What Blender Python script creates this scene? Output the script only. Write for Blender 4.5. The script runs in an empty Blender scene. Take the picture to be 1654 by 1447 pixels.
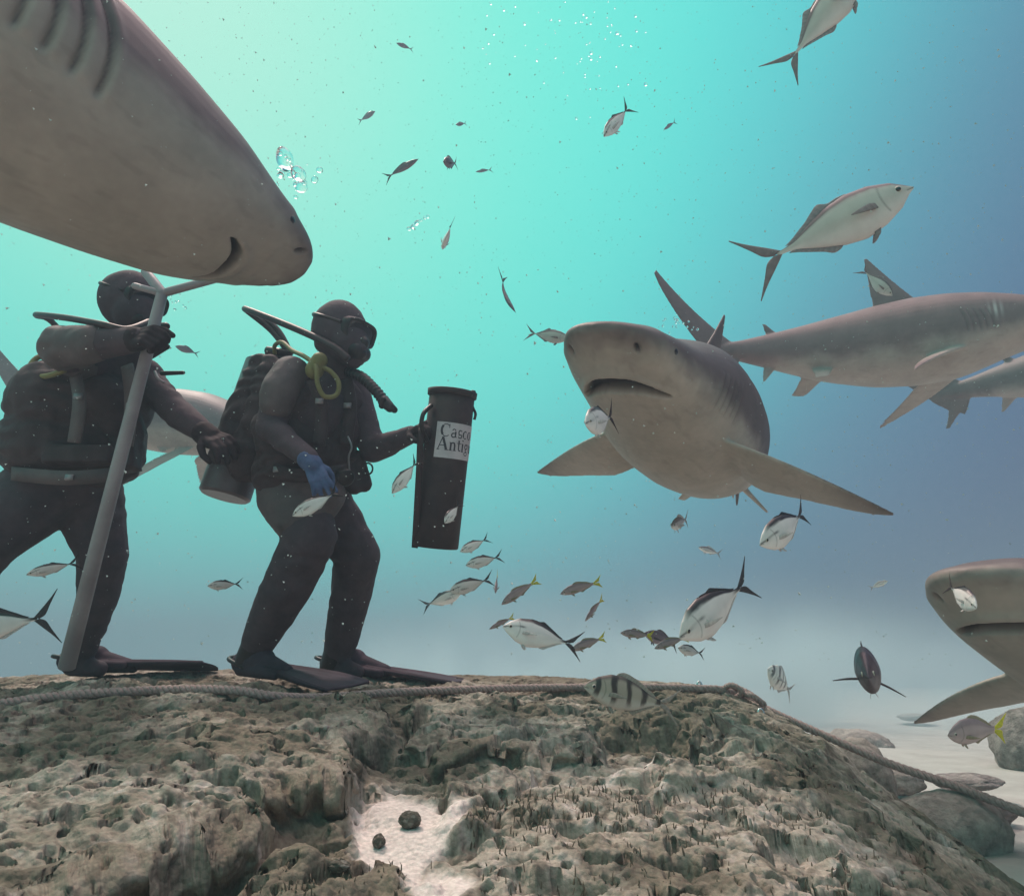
import bpy, bmesh, math, random
import numpy as np
from mathutils import Vector, Matrix
# ------------------------------------------------------------------ camera, water backdrop, sun, exposure
sc = bpy.context.scene
F_ = 1100.0; CX, CY = 827.0, 723.5
PIT = math.radians(18.92); CAM = np.array([0, 0, .5])
cam = bpy.data.cameras.new('camera'); cam.lens = F_ / 1654 * 36; cam.sensor_width = 36; cam.clip_start = .02; cam.clip_end = 500
cam_o = bpy.data.objects.new('camera', cam); sc.collection.objects.link(cam_o)
cam_o.location = CAM; cam_o.rotation_euler = (math.pi / 2 + PIT, 0, 0); sc.camera = cam_o
sc.view_settings.view_transform = 'Standard'; sc.view_settings.look = 'None'
sc.view_settings.exposure = 0; sc.view_settings.gamma = 1
sc.cycles.use_denoising = True
sc.cycles.max_bounces = 8; sc.cycles.volume_bounces = 1
sc.cycles.transparent_max_bounces = 12

HAZE = .034
def srgb(r, g, b):
    return tuple(((c / 255) / 12.92 if c / 255 < .04045 else ((c / 255 + .055) / 1.055) ** 2.4) for c in (r, g, b)) + (1,)

SUN_EL, SUN_AZ = math.radians(62), math.radians(-42)      # azimuth from +Y (forward) towards +X
sdir = Vector((math.sin(SUN_AZ) * math.cos(SUN_EL), math.cos(SUN_AZ) * math.cos(SUN_EL), math.sin(SUN_EL)))
w = bpy.data.worlds.new('World'); sc.world = w; w.use_nodes = True
nt = w.node_tree; nt.nodes.clear()
def N(t, **k):
    n = nt.nodes.new(t)
    for a, b in k.items(): setattr(n, a, b)
    return n
def mth(op, a, b=None, c=None):
    n = N('ShaderNodeMath', operation=op)
    for i, v in enumerate((a, b, c)):
        if v is None: continue
        if isinstance(v, (int, float)): n.inputs[i].default_value = v
        else: nt.links.new(v, n.inputs[i])
    return n.outputs[0]
tc = N('ShaderNodeTexCoord'); sp = N('ShaderNodeSeparateXYZ'); nt.links.new(tc.outputs['Generated'], sp.inputs[0])
X_, Y_, Z_ = sp.outputs
# open water: brightest towards the sun, upper left, dimming to blue away from it and downwards
GX, GZ = -.47, .86
def world_q(kx, kz):
    a = mth('MULTIPLY', mth('ABSOLUTE', mth('ADD', X_, -GX)), kx); b = mth('MULTIPLY', mth('ABSOLUTE', mth('ADD', Z_, -GZ)), kz)
    return mth('SQRT', mth('ADD', mth('POWER', a, 2.0), mth('POWER', b, 2.0)))
q = world_q(.62, .62)
ramp = N('ShaderNodeValToRGB'); nt.links.new(q, ramp.inputs[0])
cr = ramp.color_ramp; cr.interpolation = 'B_SPLINE'
stops = [(0.0, srgb(215, 255, 235)), (.14, srgb(180, 255, 230)), (.28, srgb(125, 255, 232)), (.42, srgb(94, 246, 232)), (.53, srgb(86, 208, 216)), (.63, srgb(86, 150, 178)), (.74, srgb(76, 103, 146)), (.86, srgb(62, 72, 118))]
while len(cr.elements) < len(stops): cr.elements.new(.5)
for e, (p, c) in zip(cr.elements, stops): e.position = p; e.color = c
sky = N('ShaderNodeTexSky', sky_type='NISHITA'); sky.sun_disc = False
sky.sun_elevation = SUN_EL; sky.sun_rotation = SUN_AZ
# overhead, above the frame: sky through the surface, plus an added warm fill glow
mk = N('ShaderNodeMapRange', interpolation_type='SMOOTHSTEP'); nt.links.new(Z_, mk.inputs[0]); mk.inputs[1].default_value = .82; mk.inputs[2].default_value = .93
b1 = N('ShaderNodeBackground'); nt.links.new(ramp.outputs[0], b1.inputs[0]); b1.inputs[1].default_value = 1.0
b2 = N('ShaderNodeBackground'); nt.links.new(sky.outputs[0], b2.inputs[0]); b2.inputs[1].default_value = .1
b3 = N('ShaderNodeBackground'); b3.inputs[0].default_value = (1, .66, .63, 1); b3.inputs[1].default_value = 3.2
ad = N('ShaderNodeAddShader'); nt.links.new(b2.outputs[0], ad.inputs[0]); nt.links.new(b3.outputs[0], ad.inputs[1])
mx = N('ShaderNodeMixShader'); nt.links.new(mk.outputs[0], mx.inputs[0]); nt.links.new(b1.outputs[0], mx.inputs[1]); nt.links.new(ad.outputs[0], mx.inputs[2])
wo = N('ShaderNodeOutputWorld'); nt.links.new(mx.outputs[0], wo.inputs[0])
sl = bpy.data.lights.new('sun', 'SUN'); sl.energy = 3.3; sl.angle = math.radians(6); sl.color = (1, .80, .70)
so = bpy.data.objects.new('sun', sl); sc.collection.objects.link(so); so.rotation_euler = (-sdir).to_track_quat('-Z', 'Y').to_euler()

# ------------------------------------------------------------------ helpers
FWv = np.array([0, math.cos(PIT), math.sin(PIT)]); Uv = np.array([0, -math.sin(PIT), math.cos(PIT)]); Rv = np.array([1., 0, 0])
def P(px, py, d): return CAM + d * (FWv + (px - CX) / F_ * Rv + (CY - py) / F_ * Uv)
def link(o, parent=None):
    sc.collection.objects.link(o)
    if parent is not None: o.parent = parent
    return o
def tag(o, label=None, cat=None, group=None, kind=None):
    if label: o['label'] = label
    if cat: o['category'] = cat
    if group: o['group'] = group
    if kind: o['kind'] = kind
    return o
def empty(name, loc, label, cat, group=None, M=None):
    o = bpy.data.objects.new(name, None); link(o); o.empty_display_size = .1
    if M is not None: o.matrix_world = M
    else: o.location = loc
    return tag(o, label, cat, group)
def mesh_obj(name, V, Fc, mat, parent=None, cols=None, smooth=True):
    me = bpy.data.meshes.new(name)
    V = np.asarray(V, float)
    if isinstance(Fc, np.ndarray):
        n, k = Fc.shape
        me.vertices.add(len(V)); me.vertices.foreach_set('co', V.astype(np.float32).ravel())
        me.loops.add(n * k); me.loops.foreach_set('vertex_index', Fc.astype(np.int32).ravel())
        me.polygons.add(n); me.polygons.foreach_set('loop_start', np.arange(0, n * k, k, dtype=np.int32))
        me.polygons.foreach_set('loop_total', np.full(n, k, dtype=np.int32)); me.update(calc_edges=True)
    else:
        me.from_pydata([tuple(v) for v in V], [], Fc); me.update()
    if cols is not None:
        a = me.color_attributes.new('Col', 'FLOAT_COLOR', 'POINT')
        c = np.ones((len(V), 4), np.float32); c[:, :3] = cols; a.data.foreach_set('color', c.ravel())
    me.polygons.foreach_set('use_smooth', np.full(len(me.polygons), smooth))
    if mat: me.materials.append(mat)
    o = bpy.data.objects.new(name, me); link(o, parent)
    return o
def in_world(o, parent):
    """vertices were given in world space: put them into the parent's space"""
    if parent is not None:
        bpy.context.view_layer.update()
        o.matrix_parent_inverse = parent.matrix_world.inverted()
    return o
class MB:
    """collects world-space pieces of ONE part"""
    def __init__(s): s.V = []; s.F = []; s.n = 0
    def add(s, V, Fc):
        V = np.asarray(V, float); s.V.append(V); s.F += [tuple(int(i) + s.n for i in f) for f in Fc]; s.n += len(V); return s
    def grid(s, G, close_u=False, close_v=True, cap=True):
        """G: (nu, nv, 3) rings"""
        nu, nv = G.shape[:2]; Fc = []
        for i in range(nu - 1 + (1 if close_u else 0)):
            for j in range(nv - (0 if close_v else 1)):
                a, b = i * nv + j, i * nv + (j + 1) % nv; c, d = ((i + 1) % nu) * nv + (j + 1) % nv, ((i + 1) % nu) * nv + j
                Fc.append((a, b, c, d))
        if cap and close_v and not close_u:
            Fc.append(tuple(range(nv))[::-1]); Fc.append(tuple((nu - 1) * nv + j for j in range(nv)))
        return s.add(G.reshape(-1, 3), Fc)
    def cap(s, p0, p1, r0, r1, n=16, m=5):
        p0, p1 = np.asarray(p0, float), np.asarray(p1, float); ax = p1 - p0; L = np.linalg.norm(ax)
        ax = ax / L if L > 1e-9 else np.array([0, 0, 1.])
        u = np.cross(ax, [0, 0, 1.] if abs(ax[2]) < .9 else [1., 0, 0]); u /= np.linalg.norm(u); v = np.cross(ax, u)
        rings = []
        for a in np.linspace(-math.pi / 2 + .12, 0, m): rings.append((p0 + ax * r0 * math.sin(a), r0 * math.cos(a)))
        for a in np.linspace(0, math.pi / 2 - .12, m): rings.append((p1 + ax * r1 * math.sin(a), r1 * math.cos(a)))
        th = np.linspace(0, 2 * math.pi, n, endpoint=False)
        G = np.array([[c + r * (math.cos(t) * u + math.sin(t) * v) for t in th] for c, r in rings])
        return s.grid(G)
    def chain(s, pts, rs, n=16):
        for i in range(len(pts) - 1): s.cap(pts[i], pts[i + 1], rs[i], rs[i + 1], n)
        return s
    def ell(s, c, r, M=None, n=24, m=14):
        th = np.linspace(0, 2 * math.pi, n, endpoint=False); ph = np.linspace(-math.pi / 2 + .05, math.pi / 2 - .05, m)
        G = np.array([[(math.cos(p) * math.cos(t) * r[0], math.cos(p) * math.sin(t) * r[1], math.sin(p) * r[2]) for t in th] for p in ph])
        if M is not None: G = G @ np.asarray(M).T
        return s.grid(G + np.asarray(c))
    def tube(s, pts, r, n=10, sub=6, closed=False):
        pts = smooth_path(pts, sub, closed); rr = np.interp(np.linspace(0, 1, len(pts)), np.linspace(0, 1, len(r)), r) if hasattr(r, '__len__') else np.full(len(pts), r)
        U, V = frames(pts); th = np.linspace(0, 2 * math.pi, n, endpoint=False)
        G = pts[:, None] + rr[:, None, None] * (np.cos(th)[None, :, None] * U[:, None] + np.sin(th)[None, :, None] * V[:, None])
        return s.grid(G)
    def cyl(s, p0, p1, r0, r1=None, n=32, bev=.006):
        p0, p1 = np.asarray(p0, float), np.asarray(p1, float); r1 = r0 if r1 is None else r1
        ax = (p1 - p0) / np.linalg.norm(p1 - p0); u = np.cross(ax, [0, 0, 1.] if abs(ax[2]) < .9 else [1., 0, 0]); u /= np.linalg.norm(u); v = np.cross(ax, u)
        th = np.linspace(0, 2 * math.pi, n, endpoint=False)
        G = [[c + r * (math.cos(t) * u + math.sin(t) * v) for t in th] for c, r in ((p0, r0 - bev), (p0 + ax * bev, r0), (p1 - ax * bev, r1), (p1, r1 - bev))]
        return s.grid(np.array(G))
    def box(s, c, h, M=None):
        V = np.array([(a, b, d) for a in (-1, 1) for b in (-1, 1) for d in (-1, 1)], float) * h
        if M is not None: V = V @ np.asarray(M).T
        return s.add(V + np.asarray(c), [(0, 1, 3, 2), (4, 6, 7, 5), (0, 4, 5, 1), (2, 3, 7, 6), (0, 2, 6, 4), (1, 5, 7, 3)])
    def build(s, name, mat, parent=None, remesh=None, smooth=4, cols=None, sm=True, post=None):
        o = mesh_obj(name, np.concatenate(s.V), s.F, mat, None, None, sm)
        if remesh:
            o = remeshed(o, remesh, smooth)
        if post: post(o)
        if parent is not None: o.parent = parent; in_world(o, parent)
        return o
def remeshed(o, vox, smooth):
    m = o.modifiers.new('r', 'REMESH'); m.mode = 'VOXEL'; m.voxel_size = vox
    if smooth:
        k = o.modifiers.new('s', 'SMOOTH'); k.factor = .5; k.iterations = smooth
    dg = bpy.context.evaluated_depsgraph_get(); ev = o.evaluated_get(dg); me = bpy.data.meshes.new_from_object(ev)
    o.modifiers.clear(); old = o.data; mats = [x for x in old.materials]; o.data = me; me.name = o.name
    me.materials.clear()
    for x in mats: me.materials.append(x)
    bpy.data.meshes.remove(old); me.polygons.foreach_set('use_smooth', np.ones(len(me.polygons), bool))
    return o
def get_co(o):
    a = np.empty(len(o.data.vertices) * 3, np.float32); o.data.vertices.foreach_get('co', a); return a.reshape(-1, 3).astype(float)
def set_co(o, V): o.data.vertices.foreach_set('co', V.astype(np.float32).ravel()); o.data.update()
def get_no(o):
    a = np.empty(len(o.data.vertices) * 3, np.float32); o.data.vertices.foreach_get('normal', a); return a.reshape(-1, 3).astype(float)
def set_col(o, c):
    a = o.data.color_attributes.new('Col', 'FLOAT_COLOR', 'POINT'); q = np.ones((len(c), 4), np.float32); q[:, :3] = c; a.data.foreach_set('color', q.ravel())
def smooth_path(pts, sub=6, closed=False):
    pts = np.asarray(pts, float); out = []; n = len(pts)
    if n == 2: return np.array([pts[0] + (pts[1] - pts[0]) * t for t in np.linspace(0, 1, sub + 1)])
    for i in range(n - 1 if not closed else n):
        if closed: p0, p1, p2, p3 = pts[i - 1], pts[i], pts[(i + 1) % n], pts[(i + 2) % n]
        else: p0, p1, p2, p3 = pts[max(i - 1, 0)], pts[i], pts[i + 1], pts[min(i + 2, n - 1)]
        for k in range(sub):
            t = k / sub
            out.append(.5 * ((2 * p1) + (-p0 + p2) * t + (2 * p0 - 5 * p1 + 4 * p2 - p3) * t * t + (-p0 + 3 * p1 - 3 * p2 + p3) * t ** 3))
    out.append(pts[0] if closed else pts[-1]); return np.array(out)
def frames(pts):
    T = np.gradient(pts, axis=0); T /= np.linalg.norm(T, axis=1)[:, None] + 1e-12
    u = np.cross(T[0], [0, 0, 1.] if abs(T[0][2]) < .9 else [1., 0, 0]); u /= np.linalg.norm(u); U = []
    for t in T: u = u - t * (u @ t); u /= np.linalg.norm(u); U.append(u)
    U = np.array(U); return U, np.cross(T, U)
def ss(a, b, x): t = np.clip((x - a) / (b - a), 0, 1); return t * t * (3 - 2 * t)
# numpy noise
_rs = np.random.RandomState(7); _perm = _rs.permutation(256); _perm = np.concatenate([_perm] * 3); _g = _rs.normal(size=(256, 3)); _g /= np.linalg.norm(_g, axis=1)[:, None]
def perlin(p):
    i = np.floor(p).astype(int); f = p - i; i &= 255; u = f * f * f * (f * (f * 6 - 15) + 10); r = 0
    for dx in (0, 1):
        for dy in (0, 1):
            for dz in (0, 1):
                h = _perm[_perm[_perm[(i[..., 0] + dx) & 255] + ((i[..., 1] + dy) & 255)] + ((i[..., 2] + dz) & 255)]
                d = f - np.array([dx, dy, dz]); w_ = (u[..., 0] if dx else 1 - u[..., 0]) * (u[..., 1] if dy else 1 - u[..., 1]) * (u[..., 2] if dz else 1 - u[..., 2])
                r = r + w_ * (_g[h] * d).sum(-1)
    return r * 1.6
def fbm(p, o=4, g=.5, lac=2.03):
    r = 0; a = 1
    for k in range(o): r = r + a * perlin(p * lac ** k + k * 17.3); a *= g
    return r
def worley(p):
    i = np.floor(p).astype(int); best = np.full(p.shape[:-1], 9.)
    for dx in (-1, 0, 1):
        for dy in (-1, 0, 1):
            for dz in (-1, 0, 1):
                c = i + np.array([dx, dy, dz]); h = _perm[_perm[_perm[c[..., 0] & 255] + (c[..., 1] & 255)] + (c[..., 2] & 255)]
                pt = c + _g[h] * .45 + .5; best = np.minimum(best, ((p - pt) ** 2).sum(-1))
    return np.sqrt(best)
# materials
def mat(name, col=None, rough=.7, col2=None, scale=20, bump=.0, bscale=60, metal=0, spec=.3, attr=False, vary=.12, dist=.002, alpha=None, sss=0, sheen=0):
    m = bpy.data.materials.new(name); m.use_nodes = True; t = m.node_tree; b = t.nodes['Principled BSDF']
    b.inputs['Roughness'].default_value = rough; b.inputs['Metallic'].default_value = metal; b.inputs['Specular IOR Level'].default_value = spec
    tcn = t.nodes.new('ShaderNodeTexCoord'); nz = t.nodes.new('ShaderNodeTexNoise'); nz.inputs['Scale'].default_value = scale; nz.inputs['Detail'].default_value = 6; nz.inputs['Roughness'].default_value = .6
    t.links.new(tcn.outputs['Object'], nz.inputs['Vector'])
    mix = t.nodes.new('ShaderNodeMix'); mix.data_type = 'RGBA'
    if attr:
        at = t.nodes.new('ShaderNodeAttribute'); at.attribute_name = 'Col'
        mix.blend_type = 'MULTIPLY'; mix.inputs['Factor'].default_value = 1
        mr = t.nodes.new('ShaderNodeMapRange'); mr.inputs[1].default_value = .3; mr.inputs[2].default_value = .7; mr.inputs[3].default_value = 1 - vary; mr.inputs[4].default_value = 1 + vary
        t.links.new(nz.outputs[0], mr.inputs[0]); t.links.new(at.outputs['Color'], mix.inputs['A']); t.links.new(mr.outputs[0], mix.inputs['B'])
    else:
        col = tuple(col) + (1,) if len(col) == 3 else col
        c2 = col2 if col2 else tuple(c * (1 - 2 * vary) for c in col[:3]); c2 = tuple(c2) + (1,) if len(c2) == 3 else c2
        mr = t.nodes.new('ShaderNodeMapRange'); mr.inputs[1].default_value = .35; mr.inputs[2].default_value = .65
        t.links.new(nz.outputs[0], mr.inputs[0]); t.links.new(mr.outputs[0], mix.inputs['Factor']); mix.inputs['A'].default_value = col; mix.inputs['B'].default_value = c2
    t.links.new(mix.outputs['Result'], b.inputs['Base Color'])
    if bump:
        n2 = t.nodes.new('ShaderNodeTexNoise'); n2.inputs['Scale'].default_value = bscale; n2.inputs['Detail'].default_value = 8; n2.inputs['Roughness'].default_value = .65
        t.links.new(tcn.outputs['Object'], n2.inputs['Vector']); bp = t.nodes.new('ShaderNodeBump'); bp.inputs['Strength'].default_value = bump; bp.inputs['Distance'].default_value = dist
        t.links.new(n2.outputs[0], bp.inputs['Height']); t.links.new(bp.outputs[0], b.inputs['Normal'])
    if alpha is not None: b.inputs['Alpha'].default_value = alpha
    if sss: b.inputs['Subsurface Weight'].default_value = sss; b.inputs['Subsurface Scale'].default_value = .01
    return m
# ------------------------------------------------------------------ seabed, reef
M_sand = mat('sand', (.45, .45, .42), .95, (.37, .365, .34), 6, .5, 90, spec=.1, dist=.004)
n = 240
rr = np.concatenate([[0], np.geomspace(.4, 70, 200)]); th = np.linspace(0, 2 * math.pi, 180, endpoint=False)
def sand_z(x, y):
    r = np.hypot(x, y); return .05 * fbm(np.stack([x * .5, y * .5, x * 0], -1), 3) * ss(0, 2, r) + .006 * np.sin(y * 38 + 4 * perlin(np.stack([x, y, x * 0], -1))) * (r < 14)
gx = rr[:, None] * np.sin(th); gy = rr[:, None] * np.cos(th) + .0
V = np.stack([gx, gy, sand_z(gx, gy)], -1).reshape(-1, 3); nv = len(th)
ii, jj = np.meshgrid(np.arange(1, len(rr) - 1), np.arange(nv), indexing='ij')
Fq = np.stack([ii * nv + jj, ii * nv + (jj + 1) % nv, (ii + 1) * nv + (jj + 1) % nv, (ii + 1) * nv + jj], -1).reshape(-1, 4)[:, ::-1]
tag(mesh_obj('seabed_sand', V, Fq, M_sand), kind='structure')

RIDGE = [(-900, 1180, 3.3), (-500, 1140, 3.3), (-200, 1104, 3.25), (0, 1090, 3.2), (200, 1077, 3.1), (400, 1076, 3.05), (560, 1079, 3.0), (700, 1084, 3.0), (950, 1090, 2.9), (1100, 1098, 2.75), (1180, 1110, 2.6),
         (1260, 1150, 2.4), (1340, 1195, 2.2), (1440, 1275, 2.0), (1540, 1345, 1.8), (1654, 1425, 1.62), (1800, 1530, 1.45), (2100, 1800, 1.2), (2600, 2300, 1.0)]
RW = np.array([P(*a) for a in RIDGE]) ; Rphi = np.arctan2(RW[:, 0], RW[:, 1]); Rr = np.hypot(RW[:, 0], RW[:, 1]); Rz = RW[:, 2] - .01
def base_z(x, y):
    ph = np.arctan2(x, y); r = np.hypot(x, y); R = np.interp(ph, Rphi, Rr); H = np.interp(ph, Rphi, Rz)
    zn = np.minimum(.06, H - .1); t = np.clip((r - .75) / (R - .75), 0, 1); z = zn + (H - zn) * (1 - (1 - t) ** 1.25)
    d = (r - R) / .55; return np.where(r < R, z, H - (H + .15) * ss(0, 1, d) ** .8), ph, r, R
def pix_hit(px, py, zf=None):
    dd = np.linspace(.6, 6, 2700)[:, None]; pts = CAM + dd * (FWv + (px - CX) / F_ * Rv + (CY - py) / F_ * Uv)
    z = (base_z(pts[:, 0], pts[:, 1])[0] if zf is None else zf(pts[:, 0], pts[:, 1])); k = np.argmax(pts[:, 2] < z)
    return pts[k] if (pts[:, 2] < z).any() else pts[-1]
def sdf_poly(poly, x, y):
    p = np.array(poly); d = np.full(x.shape, 1e9); inside = np.zeros(x.shape, bool)
    for a, b in zip(p, np.roll(p, -1, 0)):
        e = b - a; wx, wy = x - a[0], y - a[1]; t = np.clip((wx * e[0] + wy * e[1]) / (e @ e + 1e-12), 0, 1)
        d = np.minimum(d, (wx - e[0] * t) ** 2 + (wy - e[1] * t) ** 2)
        c = ((a[1] > y) != (b[1] > y)) & (x < (b[0] - a[0]) * (y - a[1]) / (b[1] - a[1] + 1e-12) + a[0]); inside ^= c
    return np.where(inside, np.sqrt(d), -np.sqrt(d))
def world_poly(pp): return [pix_hit(*a)[:2] for a in pp]
# slabs (+) and pockets (-), outlined where they lie on the mound
SL = [  # outline, height, edge softness, overhang
    ([(-150, 1150), (250, 1142), (500, 1150), (618, 1160), (640, 1195), (565, 1235), (588, 1285), (560, 1322), (480, 1330), (400, 1395), (330, 1440), (100, 1560), (-500, 1700), (-600, 1200)], .080, .090, .05),
    ([(655, 1150), (800, 1135), (960, 1150), (1160, 1175), (1170, 1200), (1075, 1215), (1085, 1255), (1000, 1250), (900, 1238), (800, 1240), (720, 1235), (660, 1200)], .035, .055, .03),
    ([(930, 1280), (1010, 1240), (1110, 1225), (1180, 1235), (1330, 1225), (1420, 1262), (1300, 1280), (1120, 1290)], .03, .05, .01),
    ([(745, 1345), (800, 1305), (900, 1290), (1080, 1285), (1250, 1280), (1420, 1300), (1560, 1380), (1800, 1600), (1400, 1900), (700, 1800), (720, 1440)], .030, .08, .01),
    ([(390, 1450), (430, 1400), (520, 1385), (600, 1398), (680, 1425), (700, 1470), (600, 1600), (350, 1560)], .030, .04, .01),
    ([(690, 1290), (720, 1262), (800, 1250), (860, 1262), (850, 1290), (780, 1310), (740, 1318)], .03, .03, .005),
    ([(590, 1275), (640, 1262), (668, 1285), (640, 1305), (600, 1300)], .022, .02, .0),
    ([(960, 1232), (965, 1195), (1040, 1182), (1160, 1185), (1175, 1222), (1100, 1232), (1030, 1262), (990, 1262)], -.070, .07, 0),
    ([(300, 1470), (400, 1402), (480, 1342), (556, 1332), (590, 1292), (606, 1300), (592, 1348), (556, 1378), (500, 1384), (440, 1398), (390, 1447), (370, 1490)], -.050, .08, 0),
    ([(626, 1178), (640, 1164), (685, 1162), (690, 1180), (665, 1200), (640, 1200)], -.05, .025, 0),
    ([(860, 1288), (872, 1262), (940, 1262), (940, 1285)], -.03, .02, 0),
]
SAND = [([(690, 1395), (745, 1400), (790, 1450), (700, 1475), (640, 1440)], .03), ([(430, 1392), (520, 1352), (560, 1380), (500, 1392), (440, 1412)], .03), ([(576, 1278), (640, 1262), (690, 1282), (752, 1318), (735, 1345), (700, 1380), (690, 1425), (600, 1412), (540, 1385), (552, 1320)], .05), ([(858, 1286), (870, 1262), (935, 1262), (945, 1288)], .02), ([(635, 1198), (650, 1178), (670, 1180), (665, 1200)], .015), ([(940, 1285), (1010, 1243), (1080, 1232), (1060, 1262), (980, 1290)], .05)]
SLw = [(world_poly(a), h, e, ov) for a, h, e, ov in SL]; SAw = [(world_poly(a), e) for a, e in SAND]
def reef_fn(x, y, full=True):
    z, ph, r, R = base_z(x, y); hid = np.zeros_like(z); q3 = np.stack([x, y, z], -1)
    wob = .060 * fbm(q3 * 5, 4); inr = ss(1.02, .9, r / R)
    ox = np.zeros_like(z); rough = np.ones_like(z)
    for poly, h, e, ov in SLw:
        s = sdf_poly(poly, x, y) + wob; m = ss(-e * .35, e * .65, s)
        hid += h * m; ox += 1.5 * ov * 4 * m * (1 - m) * (2 * m - .6)
    sand = np.zeros_like(z)
    for poly, e in SAw:
        s = sdf_poly(poly, x, y) + wob * .7; sand = np.maximum(sand, ss(-.01, e * .5, s))
    z2 = z + hid * inr; qs = np.stack([x, y, z2], -1)
    big = .026 * fbm(q3 * np.array([2.4, 3.0, 2]), 3) * ss(1.0, .75, r / R)
    wq = .5 * fbm(q3 * 5, 2)[..., None]; w1 = worley(q3 * np.array([11, 15, 11]) + wq); w2 = worley(q3 * np.array([27, 36, 27]) + 3.1 + wq); w3 = 0
    md = .020 * (.5 - w1) + .012 * fbm(q3 * np.array([12, 17, 12]), 3, .5) + .006 * (.45 - w2)
    pit = -.045 * ss(.30, .46, perlin(q3 * np.array([8, 13, 8]) + 9)) - .028 * ss(.27, .40, perlin(q3 * np.array([19, 28, 19]) + 5))
    damp = 1 - .6 * ss(.82, 1.0, r / R)
    z3 = z2 + (big + (md + pit) * (1 - sand) * damp)
    z3 = z3 - sand * .012 + sand * .004 * fbm(q3 * 6, 2)
    return z3, ox, sand, ph, r, R, q3
npb, nrb = 1050, 900
phs = np.linspace(math.radians(-50), math.radians(54), npb); tr = np.linspace(0, 1, nrb)
PH, TR = np.meshgrid(phs, tr, indexing='ij'); RR = np.interp(PH, Rphi, Rr); rad = .45 + TR ** 1.15 * (RR + .75 - .45)
x = rad * np.sin(PH); y = rad * np.cos(PH)
z, ox, sand, ph, r, R, q3 = reef_fn(x, y)
jit = np.stack([perlin(q3 * 16 + 2), perlin(q3 * 16 + 40)], -1) * .016 * ((1 - sand) * (1 - .7 * ss(.85, 1, r / R)))[..., None]
X2 = x - np.sin(ph) * ox + jit[..., 0]; Y2 = y - np.cos(ph) * ox + jit[..., 1]
Pf = np.stack([X2, Y2, z], -1); gu, gv = np.gradient(Pf, axis=0), np.gradient(Pf, axis=1); Nn_ = np.cross(gv, gu); Nn_ /= np.linalg.norm(Nn_, axis=-1)[..., None] + 1e-12; Nn_ *= np.sign((Nn_ * (CAM - Pf)).sum(-1))[..., None] * .5 + np.sign(Nn_[..., 2:3]) * .5
st_ = np.array([1, 1.25, 1.6]); fine = .006 * fbm(Pf * 22 * st_, 3, .5) + .004 * (.45 - worley(Pf * 34 * st_ + .5 * fbm(Pf * 12, 2)[..., None])) + .003 * (.45 - worley(Pf * 75)) - .016 * ss(.34, .46, perlin(Pf * 30 * st_ + 11))
dmp = (1 - .97 * sand) * (1 - .5 * ss(.85, 1, r / R)); Pf = Pf + Nn_ * (fine * dmp)[..., None]; X2, Y2, z = Pf[..., 0], Pf[..., 1], Pf[..., 2]
# reef colours: olive turf, bare pale patches, sand; paler towards the near middle
c0 = np.array([.178, .155, .118]); c1 = np.array([.335, .30, .25]); c2 = np.array([.115, .098, .078]); cs = np.array([.62, .56, .52])
a = ss(-.25, .50, fbm(q3 * np.array([3.2, 3.2, 3.2]) + 3, 4) + .55 * ss(-20, -1, -((PH * 57.3 - 12) ** 2) / 22) * ss(.75, .45, r / R)); b = ss(.05, .6, fbm(Pf * 18 + 8, 4, .65))
C = c0 * (1 - a[..., None]) + c1 * a[..., None]; C = C * (1 - .75 * b[..., None]) + c2 * .75 * b[..., None]
dust = ss(.2, .8, fbm(Pf * 30 + 1, 2)) * .45 * a; C = C * (1 - dust[..., None]) + cs * dust[..., None]
C = C * (1 - sand[..., None]) + cs * sand[..., None]
C = C * (1 + .20 * (1 - sand) * perlin(Pf * 80) + .2 * perlin(Pf * 170))[..., None]
V = np.stack([X2, Y2, z], -1).reshape(-1, 3)
ii, jj = np.meshgrid(np.arange(npb - 1), np.arange(nrb - 1), indexing='ij')
Fq = np.stack([ii * nrb + jj, ii * nrb + jj + 1, (ii + 1) * nrb + jj + 1, (ii + 1) * nrb + jj], -1).reshape(-1, 4)[:, ::-1]
M_reef = mat('reef_rock', attr=True, rough=.95, scale=75, vary=.20, bump=.6, bscale=90, spec=.12, dist=.006)
t_ = M_reef.node_tree; vo = t_.nodes.new('ShaderNodeTexVoronoi'); vo.inputs['Scale'].default_value = 85; tc_ = t_.nodes.new('ShaderNodeTexCoord'); t_.links.new(tc_.outputs['Object'], vo.inputs['Vector'])
bp0 = [n_ for n_ in t_.nodes if n_.type == 'BUMP'][0]; bp1 = t_.nodes.new('ShaderNodeBump'); bp1.inputs['Strength'].default_value = .5; bp1.inputs['Distance'].default_value = .006; bp1.invert = True
t_.links.new(vo.outputs['Distance'], bp1.inputs['Height']); t_.links.new(bp0.outputs[0], bp1.inputs['Normal']); t_.links.new(bp1.outputs[0], t_.nodes['Principled BSDF'].inputs['Normal'])
tag(mesh_obj('reef_ground', V, Fq, M_reef, cols=np.clip(C, .01, 1).reshape(-1, 3)), kind='structure')
ZG = z
def ground(px, py):
    return pix_hit(px, py, lambda a_, b_: reef_fn(a_, b_)[0])

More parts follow.
